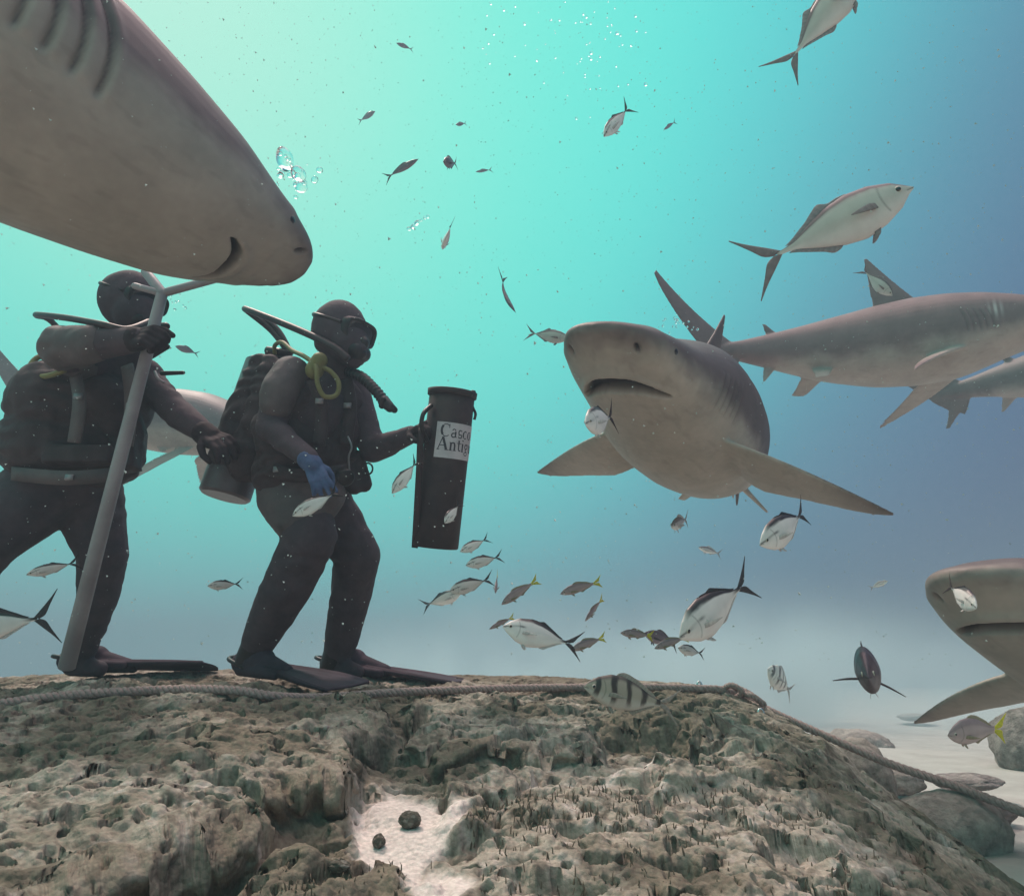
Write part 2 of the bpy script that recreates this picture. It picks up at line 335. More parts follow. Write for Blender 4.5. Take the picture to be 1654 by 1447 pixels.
# loose boulders on and beside the mound
M_bould = mat('boulder_rock', attr=True, rough=.95, scale=40, vary=.30, bump=1, bscale=60, spec=.1, dist=.015)
def boulder(name, px, py, wpx, hpx, d, label, col, seed, cat='rock', rough=.14, sit=None, grp=None):
    mid = P(px, py, d); s = d / F_; a, b = wpx / 2 * s, hpx / 2 * s
    bm = bmesh.new(); bmesh.ops.create_icosphere(bm, subdivisions=5, radius=1); V = np.array([v.co for v in bm.verts]); Fc = [[v.index for v in f.verts] for f in bm.faces]; bm.free()
    nn = V + seed * 3.3; k = 1 + rough * fbm(nn * 1.1, 3) + rough * .25 * fbm(nn * 5, 3) - .05 * (.5 - worley(nn * 2.5)); V = V * k[:, None]
    V = V * np.array([a, max(a * .75, b), b])
    cc = np.array(col) * (1 + .35 * fbm(nn * 2.4, 4))[:, None]; top = ss(.15, .45, fbm(nn * 1.6 + 4, 3))[:, None] * .35; cc = cc * (1 - top) + np.array([.45, .42, .38]) * top
    o = mesh_obj(name, V, np.array(Fc), M_bould, cols=np.clip(cc, .01, 1)); o.location = mid
    tag(o, label, cat, grp); return o
GB = 'rocks lying on the pale sand'
boulder('boulder', 1388, 1212, 118, 66, 5.4, 'pale rounded rock lying on the sand below the cropped shark\'s fin tip', (.36, .31, .28), 1, grp=GB)
boulder('boulder', 1655, 1205, 96, 110, 3.9, 'grey rounded boulder cut by the right edge of the photo behind the yellow tailed snapper', (.24, .22, .20), 2, grp=GB)
boulder('boulder', 1388, 1262, 92, 130, 2.45, 'smooth grey boulder leaning on the shoulder of the reef under the rope', (.33, .30, .27), 3, rough=.10)
boulder('boulder', 1530, 1345, 190, 130, 2.1, 'low dark smooth boulder at the foot of the reef beside the rope at lower right', (.33, .30, .27), 4, rough=.09)
boulder('boulder', 1455, 1262, 70, 40, 3.3, 'small half buried rock in the sand just behind the rope', (.25, .22, .20), 5, grp=GB)
boulder('boulder', 1560, 1262, 110, 26, 3.2, 'flat wide stone in the sand above the rope near the right edge', (.26, .23, .22), 6, grp=GB)
boulder('boulder', 1575, 1308, 130, 40, 2.7, 'flat reddish stone under the rope at lower right', (.23, .19, .18), 7, grp=GB)
boulder('boulder', 1478, 1158, 55, 12, 8.5, 'thin far stone on the sand under the shark\'s pectoral fin', (.3, .28, .26), 8, grp=GB)
for (px, py, wp, hp, lb, sd) in ((612, 1358, 20, 22, 'small dark pebble standing alone in the pocket of white sand', 11), (662, 1325, 34, 26, 'small lumpy rock at the upper edge of the white sand pocket', 12), (548, 1398, 36, 18, 'small dark oval stone at the lower edge of the white sand pocket', 13)):
    g = ground(px, py + hp * .4); d = (g - CAM) @ FWv
    boulder('pebble', px, py, wp, hp, d, lb, (.12, .11, .09), sd, cat='pebble', rough=.2)

# short dark algae tufts on the near mound
rng = random.Random(4); mb = MB(); Vt = []; Ft = []
M_alg = mat('algae', (.10, .08, .06), .9, (.17, .14, .10), 30)
pxy = []
for k in range(800):
    c = rng.random()
    if c < .40: px, py = rng.gauss(880, 90), rng.gauss(1310, 18)
    elif c < .72: px, py = rng.uniform(760, 1500), rng.uniform(1320, 1450)
    elif c < .86: px, py = rng.uniform(400, 700), rng.uniform(1395, 1450)
    else: px, py = rng.uniform(1000, 1350), rng.uniform(1270, 1340)
    pxy.append((px, py))
dirs = np.array([FWv + (a_ - CX) / F_ * Rv + (CY - b_) / F_ * Uv for a_, b_ in pxy]); tt = np.linspace(.9, 2.6, 240)
allp = CAM + dirs[:, None] * tt[None, :, None]; zz = reef_fn(allp[..., 0], allp[..., 1]); hit = allp[..., 2] < zz[0]
for k in range(len(pxy)):
    if not hit[k].any(): continue
    i = np.argmax(hit[k]); g = allp[k, i]
    if zz[2][k, i] > .3: continue
    h = rng.uniform(.005, .014) * (1.4 if pxy[k][1] < 1330 else 1); wdt = rng.uniform(.0010, .0020); lean = np.array([rng.gauss(0, .3), rng.gauss(0, .3), 1]); sd = np.array([math.cos(k), math.sin(k), 0]) * wdt; s2 = np.array([-math.sin(k), math.cos(k), 0]) * wdt
    b0 = g - np.array([0, 0, .004]); m0 = g + lean * h * .55; t0 = g + lean * h + np.array([rng.gauss(0, .3), rng.gauss(0, .3), 0]) * h * .5; n0 = len(Vt)
    Vt += [b0 + sd, b0 + s2, b0 - sd, b0 - s2, m0 + sd * .8, m0 + s2 * .8, m0 - sd * .8, m0 - s2 * .8, t0]
    for j in range(4): Ft += [(n0 + j, n0 + (j + 1) % 4, n0 + 4 + (j + 1) % 4, n0 + 4 + j), (n0 + 4 + j, n0 + 4 + (j + 1) % 4, n0 + 8)]
tag(mesh_obj('algae_tufts', np.array(Vt), Ft, M_alg), 'short dark algae filaments growing on the near reef mound', 'algae', kind='stuff')
# ------------------------------------------------------------------ sharks
SS_ = np.linspace(0, 1.1, 111)
def bend(v, ky, kp):
    v = np.asarray(v, float); s = -v[..., 0]; g = np.clip((SS_ - .22) / .88, 0, 1) ** 1.2
    def integ(K):
        th_ = K * g; c = np.cos(th_); sn = np.sin(th_); ds = SS_[1] - SS_[0]
        return th_, np.concatenate([[0], np.cumsum((c[1:] + c[:-1]) / 2 * ds)]), np.concatenate([[0], np.cumsum((sn[1:] + sn[:-1]) / 2 * ds)])
    ty, xy, yy = integ(ky); tp, xp, yp = integ(kp); scl = np.clip(s, 0, 1.1); a = np.interp(scl, SS_, ty); b = np.interp(scl, SS_, tp)
    X = -np.interp(scl, SS_, xy) + (scl - np.interp(scl, SS_, xp)) - (s - scl) + v[..., 1] * np.sin(a) + v[..., 2] * np.sin(b)
    return np.stack([X, np.interp(scl, SS_, yy) + v[..., 1] * np.cos(a), np.interp(scl, SS_, yp) + v[..., 2] * np.cos(b)], -1)
BULL = dict(s=[0, .004, .012, .025, .05, .08, .12, .18, .25, .33, .42, .52, .62, .70, .76, .80, .84],
            w=[.004, .026, .041, .053, .066, .075, .083, .089, .093, .093, .085, .067, .045, .029, .019, .013, .006],
            t=[.003, .008, .013, .020, .034, .047, .060, .076, .089, .093, .086, .071, .053, .038, .026, .020, .012],
            b=[.003, .008, .012, .018, .028, .040, .053, .066, .077, .082, .078, .063, .046, .032, .023, .018, .010])
def shark(name, label, M, ky, kp, S, vox=.006, prof=BULL, mouth=(-.062, -.118, .055, .010), pect=None, top=(.125, .090, .092), belly=(.42, .375, .325), tilt=.30, line=0., grp='bull sharks circling the divers', gills=(-.172, .0125), gillh=(-.028, .026), eye=(-.072, .008), nos=(-.030, .042), rem=True, scar=False, d1=True, gd=1., girth=1., bell=1., head=1.):
    """M: 3x3 + t; rest space x forward, y left, z up, unit = total length"""
    mb = MB(); s = np.concatenate([np.linspace(0, .05, 14)[:-1], np.linspace(.05, .84, 70)]); n_ = 48
    from_ = lambda k: np.interp(s, prof['s'], prof[k])
    wv, tv, bv = (np.convolve(np.pad(from_(k), 2, 'edge'), [.1, .2, .4, .2, .1], 'valid') * 1 for k in 'wtb')
    wv[:3], tv[:3], bv[:3] = from_('w')[:3], from_('t')[:3], from_('b')[:3]
    gs_ = ss(.10, .26, s); wv = wv * (1 + (girth - 1) * gs_); tv = tv * (1 + (girth - 1) * gs_) * (head + (1 - head) * ss(.10, .26, s)); bv = bv * (1 + (girth * bell - 1) * gs_ * ss(.8, .5, s))
    th_ = np.linspace(0, 2 * math.pi, n_, endpoint=False); ct, st = np.cos(th_), np.sin(th_)
    G = np.zeros((len(s), n_, 3)); e = .92 - .12 * ss(.16, .03, s)
    for i in range(len(s)):
        yy = np.sign(ct) * np.abs(ct) ** e[i] * wv[i]; zz = np.sign(st) * np.abs(st) ** (1.0 if s[i] > .3 else .95) * np.where(st > 0, tv[i], bv[i])
        G[i] = np.stack([np.full(n_, -s[i]), yy, zz + .006 * ss(.1, 0, s[i])], -1)
    mb.grid(G)
    def fin(secs, nrm_sign=None, n=11, m=18):
        """secs: list of (LE, TE, thickness, up-normal)"""
        t0 = np.linspace(0, 1, len(secs)); tt_ = np.linspace(0, 1, m); get = lambda k: np.stack([np.interp(tt_, t0, [sx[k][c] for sx in secs]) for c in range(3)], -1)
        LE, TE, NN = get(0), get(1), get(3); th2 = np.interp(tt_, t0, [sx[2] for sx in secs]); rings = []
        for i in range(m):
            u = (1 - np.cos(np.linspace(0, math.pi, n))) / 2; yt = th2[i] * (1.6 * np.sqrt(u) * (1 - u) ** .8 + .30 * u * (1 - u * .55)); c = LE[i] + (TE[i] - LE[i]) * u[:, None]
            nn = NN[i] / np.linalg.norm(NN[i]); rings.append(np.concatenate([c + nn * yt[:, None], (c - nn * yt[:, None])[::-1]]))
        mb.grid(np.array(rings))
    def quadbez(pts, m=9):
        return smooth_path(pts, m)
    mn = .0022
    pc = pect or dict(root=-.215, sweep=.145, span=.27, drop=.045, ch=.115)
    for sg in (1, -1):
        secs = []
        for t in np.linspace(0, 1, 12):
            le = np.array([pc['root'] - pc['sweep'] * t ** 1.35, sg * (.060 + (pc['span'] - .060) * t), -.048 - pc['drop'] * t ** 1.3])
            chd = pc['ch'] * (1 - t) ** .72 * (1 + .0 * t) + .006; chd *= (1 - .10 * math.sin(math.pi * t))
            te = le + np.array([-chd, -sg * .012 * (1 - t) if t > .02 else 0, -tilt * chd * ss(0, .3, t)])
            if .1 < t < .3: te[0] += .006
            if t < .12: te[0] -= .006
            secs.append((le, te, .011 * (1 - t) ** .8 + mn, (0, -sg * pc['drop'] * .8, pc['span'] - .06)))
        fin(secs)
        secs = [((-.52 - .045 * t, sg * (.028 + .05 * t), -.050 - .042 * t), (-.585 - .018 * t + .0 * (1 - t), sg * (.024 + .05 * t), -.050 - .045 * t), .006 * (1 - t) + mn, (0, .6 * 1, .5 * sg)) for t in np.linspace(0, 1, 7)]
        fin(secs)
    def vfin(x0, x1, z0, h, tipx, free, sgn=1, th=.008, p=1.5):
        secs = []
        for t in np.linspace(0, 1, 12):
            le = (x0 + (tipx - x0) * t ** (1 / 1.15), 0, sgn * (z0 + h * t)); te_x = x1 + (tipx - .008 - x1) * (t ** .55)
            te_x -= free * max(0, 1 - t * 7); secs.append((le, (min(te_x, le[0] - .008), 0, sgn * (z0 + h * t)), th * (1 - t) + mn, (0, 1, 0)))
        fin(secs)
    if d1: vfin(-.285, -.405, .072 * girth, .125 * d1, -.405, .022, th=.010)
    vfin(-.625, -.672, .038, .045, -.676, .018, th=.005); vfin(-.645, -.692, .028, .050, -.700, .016, sgn=-1, th=.005)
    # caudal: upper lobe and lower lobe
    secs = []
    for t in np.linspace(0, 1, 16):
        le = np.array([-.755 - .245 * t, 0, .012 + .185 * t ** 1.08]); wd = .085 * (1 - t) ** .62 + .012 - .016 * math.exp(-((t - .0) / .12) ** 2)
        if .80 < t < .86: wd *= .80
        te = le + np.array([-.30 * wd - .01, 0, -wd]); secs.append((le, te, .009 * (1 - t) ** .7 + mn, (0, 1, 0)))
    fin(secs)
    secs = [(np.array([-.760 - .075 * t, 0, -.008 - .095 * t]), np.array([-.835 - .01 * t, 0, .012 - .112 * t]) + (np.array([.012, 0, 0]) * math.sin(math.pi * t)), .008 * (1 - t) ** .7 + mn, (0, 1, 0)) for t in np.linspace(0, 1, 9)]
    fin(secs)
    o = mesh_obj('body', np.concatenate(mb.V) * S, mb.F, M_shark); o = remeshed(o, vox, 5)
    V = get_co(o) / S; nrm = get_no(o); x_, y_, z_ = V.T
    hw = np.interp(-x_, prof['s'], prof['w']); under = ss(.1, -.35, nrm[:, 2])
    # mouth: a crescent under the snout
    mf, mc, mw, mt = mouth; aa = np.clip(np.abs(y_) / mw, 0, 1.2); xm = mf + (mc - mf) * aa ** 2.7
    thick = mt * np.sqrt(np.clip(1 - aa ** 2, 0, 1)); dm = xm - x_
    mk_ = ss(-.0015, .0015, dm) * ss(thick + .003, thick - .001, dm) * (aa < 1) * (z_ < -.0) * ss(.6, -.1, nrm[:, 2])
    lip = np.exp(-((dm + .005) / .006) ** 2) * ss(1.15, .7, aa) * (z_ < 0) - np.exp(-((dm - thick - .008) / .008) ** 2) * .5 * ss(1.1, .6, aa) * (z_ < 0) * -1
    off = -nrm * (mk_ * .016)[:, None] + nrm * (lip * .0022)[:, None]
    V2 = V + off
    # gill slits: short grooves
    gm = np.zeros(len(V)); g0, gs = gills
    for k in range(5):
        gx_ = g0 - gs * k - .010 * ((z_ - gillh[0]) / .05) ** 2; inz = ss(gillh[0] - .004, gillh[0] + .006, z_) * ss(gillh[1] + .002 * k, gillh[1] - .012, z_)
        side = (np.abs(y_) > hw * .55)
        gm = np.maximum(gm, np.exp(-((x_ - gx_) / .0020) ** 2) * inz * side); V2 -= nrm * (np.exp(-((x_ - gx_) / .0034) ** 2) * inz * side * .0065 * gd)[:, None]; V2 += nrm * (np.exp(-((x_ - gx_ - .006) / .005) ** 2) * inz * side * .0018)[:, None]
    # nostrils
    nm = np.zeros(len(V))
    for sg in (1, -1):
        d2 = ((x_ - nos[0]) / .0055) ** 2 + ((y_ - sg * nos[1]) / .0028) ** 2; nm = np.maximum(nm, np.exp(-d2 ** 2) * (z_ < .006))
    V2 -= nrm * (nm * .007)[:, None]
    # countershading
    wob = .012 * fbm(V * 14, 3) + .004 * fbm(V * 60, 2); zl = line + np.interp(-x_, [0, .04, .1, .2, .35, .6, 1], [.002, .004, .006, -.004, -.022, -.012, -.03])
    d_ = ss(zl - .018, zl + .022, z_ + wob); finm = ss(.11, .22, np.abs(y_)) * (x_ > -.45); finu = ss(.2, -.2, nrm[:, 2])
    d_ = np.maximum(d_ * (1 - finm), finm * (1 - finu)); tip = ss(.17, .29, np.abs(y_)) * .75
    d_ = np.maximum(d_, ss(-.72, -.78, x_)); d_ = np.maximum(d_, ss(-.085, -.12, z_) * (x_ < -.5) * .8)
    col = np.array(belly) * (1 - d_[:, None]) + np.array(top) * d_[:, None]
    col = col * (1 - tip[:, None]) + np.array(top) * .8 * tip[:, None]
    col *= (1 + .10 * fbm(V * 22, 4) + .05 * perlin(V * 160))[:, None]
    col *= (1 - .10 * ss(.3, .6, fbm(V * np.array([25, 90, 90]) + 9, 2)))[:, None]
    if scar:
        sm_ = np.exp(-((x_ + .165) / .012) ** 2 - ((z_ - .02) / .018) ** 2) * (.25 + .3 * np.sin(x_ * 520)) ; col = col * (1 - np.clip(sm_, 0, .85)[:, None]) + np.array([.75, .75, .72]) * np.clip(sm_, 0, .85)[:, None]
    dark = np.clip(mk_ + gm * .85 * gd + nm, 0, 1)[:, None]; col = col * (1 - dark) + np.array([.028, .02, .022]) * dark
    Rm, tr_ = np.array(M[0]), np.array(M[1])
    set_co(o, bend(V2, ky, kp) * S); set_col(o, np.clip(col, .01, 1))
    MW = Matrix([list(Rm[i]) + [tr_[i]] for i in range(3)] + [[0, 0, 0, 1]])
    e_ = empty(name, None, label, 'shark', grp, MW); o.parent = e_
    for sg in (1, -1):
        ex = eye[0]; hwz = np.interp(-ex, prof['s'], prof['w']) ; c = bend(np.array([ex, sg * (hwz * .95), eye[1] + .006]), ky, kp) * S
        q_ = MB().ell(c, (.0062 * S, .0035 * S, .0058 * S)); mesh_obj('eye', np.concatenate(q_.V), q_.F, M_eye, e_)
    return e_
M_shark = mat('shark_skin', attr=True, rough=.55, scale=9, vary=.10, bump=.25, bscale=260, spec=.35, dist=.0015)
M_eye = mat('dark_eye', (.012, .010, .010), .15, spec=.6)
SH2 = dict(BULL)
shark('bull_shark', 'big bull shark facing the camera, mouth closed, both pectoral fins spread', ([[-0.5448, 0.8089, 0.2212], [-0.8384, -0.5312, -0.1221], [0.0187, -0.252, 0.9676]], [0.2223, 1.6684, 1.4146]), -.45, .46, 2.5, vox=.0055, gd=.25, girth=1.10, bell=1.14, head=.80, eye=(-.070, -.004), mouth=(-.064, -.106, .057, .020), line=-.010, pect=dict(root=-.215, sweep=.150, span=.27, drop=.045, ch=.135))
shark('bull_shark', 'bull shark swimming right beyond the big one, long tail raised at left', ([[0.8496, 0.5264, 0.0318], [-0.5222, 0.8482, -0.0887], [-0.0737, 0.0588, 0.9955]], [3.3093, 3.4737, 2.4882]), -1.553, -.189, 2.6, girth=1.18, bell=1.08, tilt=.15, vox=.008, scar=True, d1=1.3, line=-.026, top=(.18, .125, .125), belly=(.36, .31, .28), gd=.35, head=1.25, pect=dict(root=-.215, sweep=.17, span=.24, drop=.10, ch=.105))
shark('bull_shark', 'bull shark cropped by the right edge, one pectoral fin over the sand', ([[-0.8409, 0.5097, 0.1817], [-0.5058, -0.8597, 0.071], [0.1924, -0.0322, 0.9808]], [1.097, 1.6641, 0.738]), -.024, -.092, 2.5, vox=.0065, tilt=.06, gd=.4, girth=1.02, head=.85, mouth=(-.058, -.086, .055, .014), eye=(-.070, -.002))
_gf = lambda a_: [v * (1 + .265 * min(s_ / .12, 1)) for v, s_ in zip(a_, BULL['s'])]
NARR = dict(s=BULL['s'], w=_gf([.004, .022, .034, .043, .052, .058, .066, .077, .088, .093, .085, .067, .045, .029, .019, .013, .006]), t=_gf(BULL['t']), b=_gf(BULL['b']))
shark('bull_shark', 'huge close bull shark at upper left, pale belly and gill slits seen from below', ([[0.6662, -0.7456, -0.0105], [0.7244, 0.6437, 0.2471], [-0.1776, -0.1722, 0.9689]], [-0.5958, 1.6815, 1.5909]), 0, 0, 2.6, vox=.0055, prof=NARR, mouth=(-.073, -.092, .037, .008), eye=(-.054, -.006), nos=(-.026, .036), gd=.8, gills=(-.235, .02), gillh=(-.055, .05), pect=dict(root=-.33, sweep=.15, span=.27, drop=.05, ch=.12), line=-.008, belly=(.33, .295, .26), top=(.12, .09, .095))
# ------------------------------------------------------------------ fish
def rot_from(fwd, up):
    f = np.array(fwd, float); f /= np.linalg.norm(f); u = np.array(up, float); u -= f * (u @ f); u /= np.linalg.norm(u); return np.stack([f, np.cross(u, f), u], 1)
# two more far bull sharks
def place(tail, snout, up, S):
    R_ = rot_from(snout - tail, up); return ([list(r) for r in R_], list(tail + R_[:, 0] * S))
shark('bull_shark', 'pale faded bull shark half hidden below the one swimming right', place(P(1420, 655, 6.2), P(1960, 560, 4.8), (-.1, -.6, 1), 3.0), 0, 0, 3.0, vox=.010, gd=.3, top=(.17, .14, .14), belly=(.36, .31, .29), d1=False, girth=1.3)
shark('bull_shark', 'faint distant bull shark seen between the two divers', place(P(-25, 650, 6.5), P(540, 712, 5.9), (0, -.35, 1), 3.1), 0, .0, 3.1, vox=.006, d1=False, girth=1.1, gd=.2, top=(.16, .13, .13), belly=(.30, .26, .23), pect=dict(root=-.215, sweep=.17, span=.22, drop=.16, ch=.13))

M_fish = mat('fish_skin', attr=True, rough=.42, scale=30, vary=.08, bump=.12, bscale=320, spec=.5, dist=.0008)
M_fin = mat('fish_fin', attr=True, alpha=.82, rough=.6, scale=80, vary=.15, spec=.3, bump=.3, bscale=200)
M_pup = mat('fish_pupil', (.008, .008, .010), .08, spec=.8)
M_iris = mat('fish_iris', (.55, .50, .42), .3, spec=.6)
SPC = dict(
    bar=dict(k=[(0, .0, .010), (.03, .030, .035), (.10, .088, .082), (.22, .150, .145), (.38, .175, .180), (.55, .152, .155), (.70, .100, .098), (.82, .040, .040), (.90, .020, .020), (.96, .021, .021)], w=.42, side=(.66, .62, .60), back=(.030, .022, .026), belly=(.78, .75, .72), bt=.74, tail=(.040, .028, .032), tl=.19, ts=.215, eyes=True, stripe=True, fin=(.58, .54, .52)),
    jack=dict(k=[(0, .0, .010), (.04, .035, .030), (.12, .098, .094), (.25, .146, .150), (.40, .164, .180), (.55, .142, .152), (.70, .086, .090), (.83, .028, .028), (.92, .013, .013), (.97, .018, .018)], w=.45, side=(.50, .46, .42), back=(.12, .09, .095), belly=(.62, .58, .55), bt=.72, tail=(.22, .15, .15), tl=.20, ts=.22, eyes=True, stripe=False, fin=(.30, .24, .24)),
    snap=dict(k=[(0, .0, .012), (.04, .038, .034), (.12, .085, .068), (.24, .130, .098), (.38, .145, .112), (.55, .128, .100), (.70, .088, .070), (.84, .046, .042), (.93, .036, .036), (.97, .036, .036)], w=.40, side=(.36, .27, .27), back=(.26, .19, .20), belly=(.48, .38, .37), bt=.6, tail=(.60, .55, .03), tl=.20, ts=.17, fk=.22, eyes=True, stripe=False, fin=(.32, .27, .18)),
    dark=dict(k=[(0, .0, .010), (.04, .035, .035), (.12, .090, .085), (.25, .150, .140), (.40, .175, .165), (.58, .155, .145), (.74, .085, .085), (.86, .035, .035), (.95, .028, .028)], w=.46, side=(.13, .09, .11), back=(.08, .055, .07), belly=(.20, .15, .17), bt=.6, tail=(.06, .04, .05), tl=.18, ts=.20, eyes=True, stripe=False, fin=(.10, .07, .08)),
    band=dict(k=[(0, .0, .015), (.05, .060, .045), (.15, .130, .100), (.30, .185, .155), (.45, .190, .165), (.62, .150, .140), (.78, .075, .075), (.88, .040, .040), (.96, .035, .035)], w=.42, side=(.30, .27, .21), back=(.10, .085, .07), belly=(.45, .43, .38), bt=.8, tail=(.28, .25, .22), tl=.20, ts=.20, eyes=True, stripe=False, fin=(.28, .26, .22), bars=(.03, .026, .022)),
    serg=dict(k=[(0, .0, .015), (.05, .060, .055), (.15, .140, .130), (.30, .205, .195), (.45, .215, .205), (.62, .165, .155), (.78, .080, .080), (.88, .040, .040), (.96, .035, .035)], w=.40, side=(.82, .84, .80), back=(.70, .72, .66), belly=(.85, .85, .82), bt=.8, tail=(.45, .45, .45), tl=.18, ts=.20, eyes=True, stripe=False, fin=(.6, .6, .6), bars=(.16, .16, .17)),
    pale=dict(k=[(0, .0, .015), (.05, .060, .055), (.15, .120, .110), (.30, .165, .155), (.45, .175, .165), (.62, .140, .130), (.78, .075, .075), (.88, .040, .040), (.96, .035, .035)], w=.50, side=(.55, .50, .50), back=(.22, .18, .19), belly=(.85, .85, .82), bt=.5, tail=(.35, .32, .32), tl=.18, ts=.18, eyes=True, stripe=False, fin=(.6, .6, .6)),
)
def fish(sp, nose, tail, d, tilt, label, cat='fish', grp=None, roll=0., k=0., name=None, deep=1., spread=None, low=False, up=None, fold=0.):
    """nose/tail: pixels of snout and tail root; tilt: how much farther (m) the tail is than the nose"""
    q_ = SPC[sp]; A = P(nose[0], nose[1], d); B = P(tail[0], tail[1], d + tilt); Lb = np.linalg.norm(A - B) / .93; f = (A - B) / np.linalg.norm(A - B)
    u0 = np.array(up if up is not None else Uv, float); Rm = rot_from(f, u0); Rm = Rm @ np.array(Matrix.Rotation(roll, 3, 'X'))
    e_ = empty(name or {'bar': 'bar_jack', 'jack': 'silver_jack', 'snap': 'yellowtail_snapper', 'dark': 'dark_reef_fish', 'band': 'banded_fish', 'serg': 'sergeant_fish', 'pale': 'pale_reef_fish'}[sp], None, label, cat, grp, Matrix([list(Rm[i]) + [A[i]] for i in range(3)] + [[0, 0, 0, 1]]))
    kk = np.array(q_['k']); U_ = np.concatenate([np.linspace(0, .34, 44)[:-1], np.linspace(.34, .96, 34)]); n_ = 44
    top = np.interp(U_, kk[:, 0], kk[:, 1]) * deep; bot = np.interp(U_, kk[:, 0], kk[:, 2]) * deep
    sm = lambda a: np.convolve(np.pad(a, 1, 'edge'), [.25, .5, .25], 'valid'); top[1:], bot[1:] = sm(top)[1:], sm(bot)[1:]
    wd = (top + bot) * .5 * q_['w'] * (1.05 - .35 * ss(.3, .95, U_)); wd[0] = .004; wd[-1] = .006
    th_ = np.linspace(0, 2 * math.pi, n_, endpoint=False); ct, st = np.cos(th_), np.sin(th_)
    def bnd(p):
        p = np.array(p, float); s = -p[..., 0]; p[..., 1] += k * (np.clip(s - .25, 0, 2)) ** 2; return p
    G = np.stack([np.repeat(-U_[:, None], n_, 1), wd[:, None] * ct * (1 - .10 * np.abs(st)), np.where(st > 0, top[:, None] * st, bot[:, None] * st)], -1)
    hz = G[..., 2] / np.where(G[..., 2] > 0, top[:, None], bot[:, None]); uu = np.repeat(U_[:, None], n_, 1); vv = hz
    g = bnd(G).reshape(-1, 3); q3_ = G.reshape(-1, 3)
    bk = ss(q_['bt'] - (.04 if q_['stripe'] else .12), q_['bt'] + .05, vv + (.18 if q_['stripe'] else .0) * (uu - .35) * 1.0 + .015 * perlin(G * 30)); bl = ss(.1, -.7, vv)
    col = np.array(q_['side']) * (1 - bl[..., None]) + np.array(q_['belly']) * bl[..., None]
    if q_['stripe']:
        bk = bk * ss(.10, .26, uu); z0 = G[..., 2]; line = .030 + .16 * (uu - .11) if not low else 0
        st_ = np.exp(-((z0 - (.020 + .17 * (uu - .10))) / .0085) ** 2) * ss(.36, .26, uu) * ss(0, .02, uu) * .9; bk = np.maximum(bk, st_); bk = np.maximum(bk, ss(.80, .93, uu) * ss(-.9, .0, vv))
    col = col * (1 - bk[..., None]) + np.array(q_['back']) * bk[..., None]
    if 'bars' in q_:
        br = ss(.15, .75, np.sin((uu - .10) * 2 * math.pi * 5.2 + 1.2 * perlin(G * 6))) * ss(-1, -.3, vv) * .97; col = col * (1 - br[..., None]) + np.array(q_['bars']) * br[..., None]
    gil = np.exp(-((uu - .235 + .05 * vv ** 2) / .006) ** 2) * (np.abs(vv) < .75) * .45; col = col * (1 - gil[..., None])
    mo = np.exp(-((G[..., 2] + .004 + .1 * uu) / .004) ** 2) * (uu < .055) * .7; col = col * (1 - mo[..., None])
    nu = len(U_); ii_, jj_ = np.meshgrid(np.arange(nu - 1), np.arange(n_), indexing='ij')
    Fc = [tuple(r) for r in np.stack([ii_ * n_ + jj_, ii_ * n_ + (jj_ + 1) % n_, (ii_ + 1) * n_ + (jj_ + 1) % n_, (ii_ + 1) * n_ + jj_], -1).reshape(-1, 4)[:, ::-1]]
    Fc += [tuple(range(n_)), tuple((nu - 1) * n_ + j for j in range(n_))[::-1]]
    mesh_obj('body', g * Lb, Fc, M_fish, e_, cols=np.clip(col.reshape(-1, 3), .01, 1))
    def fin(nm, LE, TE, th=.004, c=None, c2=None, nn=(0, 1, 0)):
        LE, TE = smooth_path(LE, 5), smooth_path(TE, 5); m = len(LE); ts_ = np.linspace(0, 1, 5); tk = th * (1 - .8 * np.linspace(0, 1, m)); nn = np.array(nn, float)
        rings = []; cc = []; c = np.array(c if c is not None else q_['fin']); c2 = np.array(c2 if c2 is not None else c * .8)
        for i in range(m):
            p = LE[i] + (TE[i] - LE[i]) * ts_[:, None]; o_ = (nn * tk[i] * np.sin(np.clip(ts_, .08, .92) * math.pi)[:, None]); rings.append(np.concatenate([p + o_, (p - o_)[::-1]]))
            ray = 1 + .12 * math.sin(i * 2.1); w2 = np.concatenate([ts_, ts_[::-1]])[:, None]; cc.append((c * (1 - w2) + c2 * w2) * ray)
        b = MB().grid(bnd(np.array(rings))); mesh_obj(nm, np.concatenate(b.V) * Lb, b.F, M_fin, e_, cols=np.clip(np.array(cc).reshape(-1, 3), .01, 1))
    tl, ts2 = q_['tl'], spread or q_['ts']; tc_ = q_['tail']; fk = q_.get('fk', 0.05); e0 = min(top[-1], .03)
    b = MB(); cc = []
    for sg in (1, -1):
        LE = smooth_path([(-.93, 0, sg * e0 * .9), (-1.0, 0, sg * (.30 * ts2)), (-1.0 - tl * .55, fold * .5, sg * ts2 * .66), (-1.0 - tl, fold, sg * ts2)], 5)
        TE = smooth_path([(-.985, 0, 0), (-1.03 - fk * .4, 0, sg * .12 * ts2), (-1.0 - tl * (.50 + fk), fold * .5, sg * ts2 * .46), (-1.0 - tl - .004, fold, sg * (ts2 - .006))], 5)
        m = len(LE); tk = .010 * (1 - .8 * np.linspace(0, 1, m)); ts_ = np.linspace(0, 1, 5); rings = []
        for i in range(m):
            p = LE[i] + (TE[i] - LE[i]) * ts_[:, None]; o_ = np.array([0, 1, 0]) * tk[i] * np.sin(np.clip(ts_, .08, .92) * math.pi)[:, None]; rings.append(np.concatenate([p + o_, (p - o_)[::-1]]))
            cc.append(np.repeat([np.array(tc_) * (1 + .1 * math.sin(i * 2))], 10, 0))
        b.grid(bnd(np.array(rings)))
    mesh_obj('tail_fin', np.concatenate(b.V) * Lb, b.F, M_fin, e_, cols=np.clip(np.array(cc).reshape(-1, 3), .01, 1))
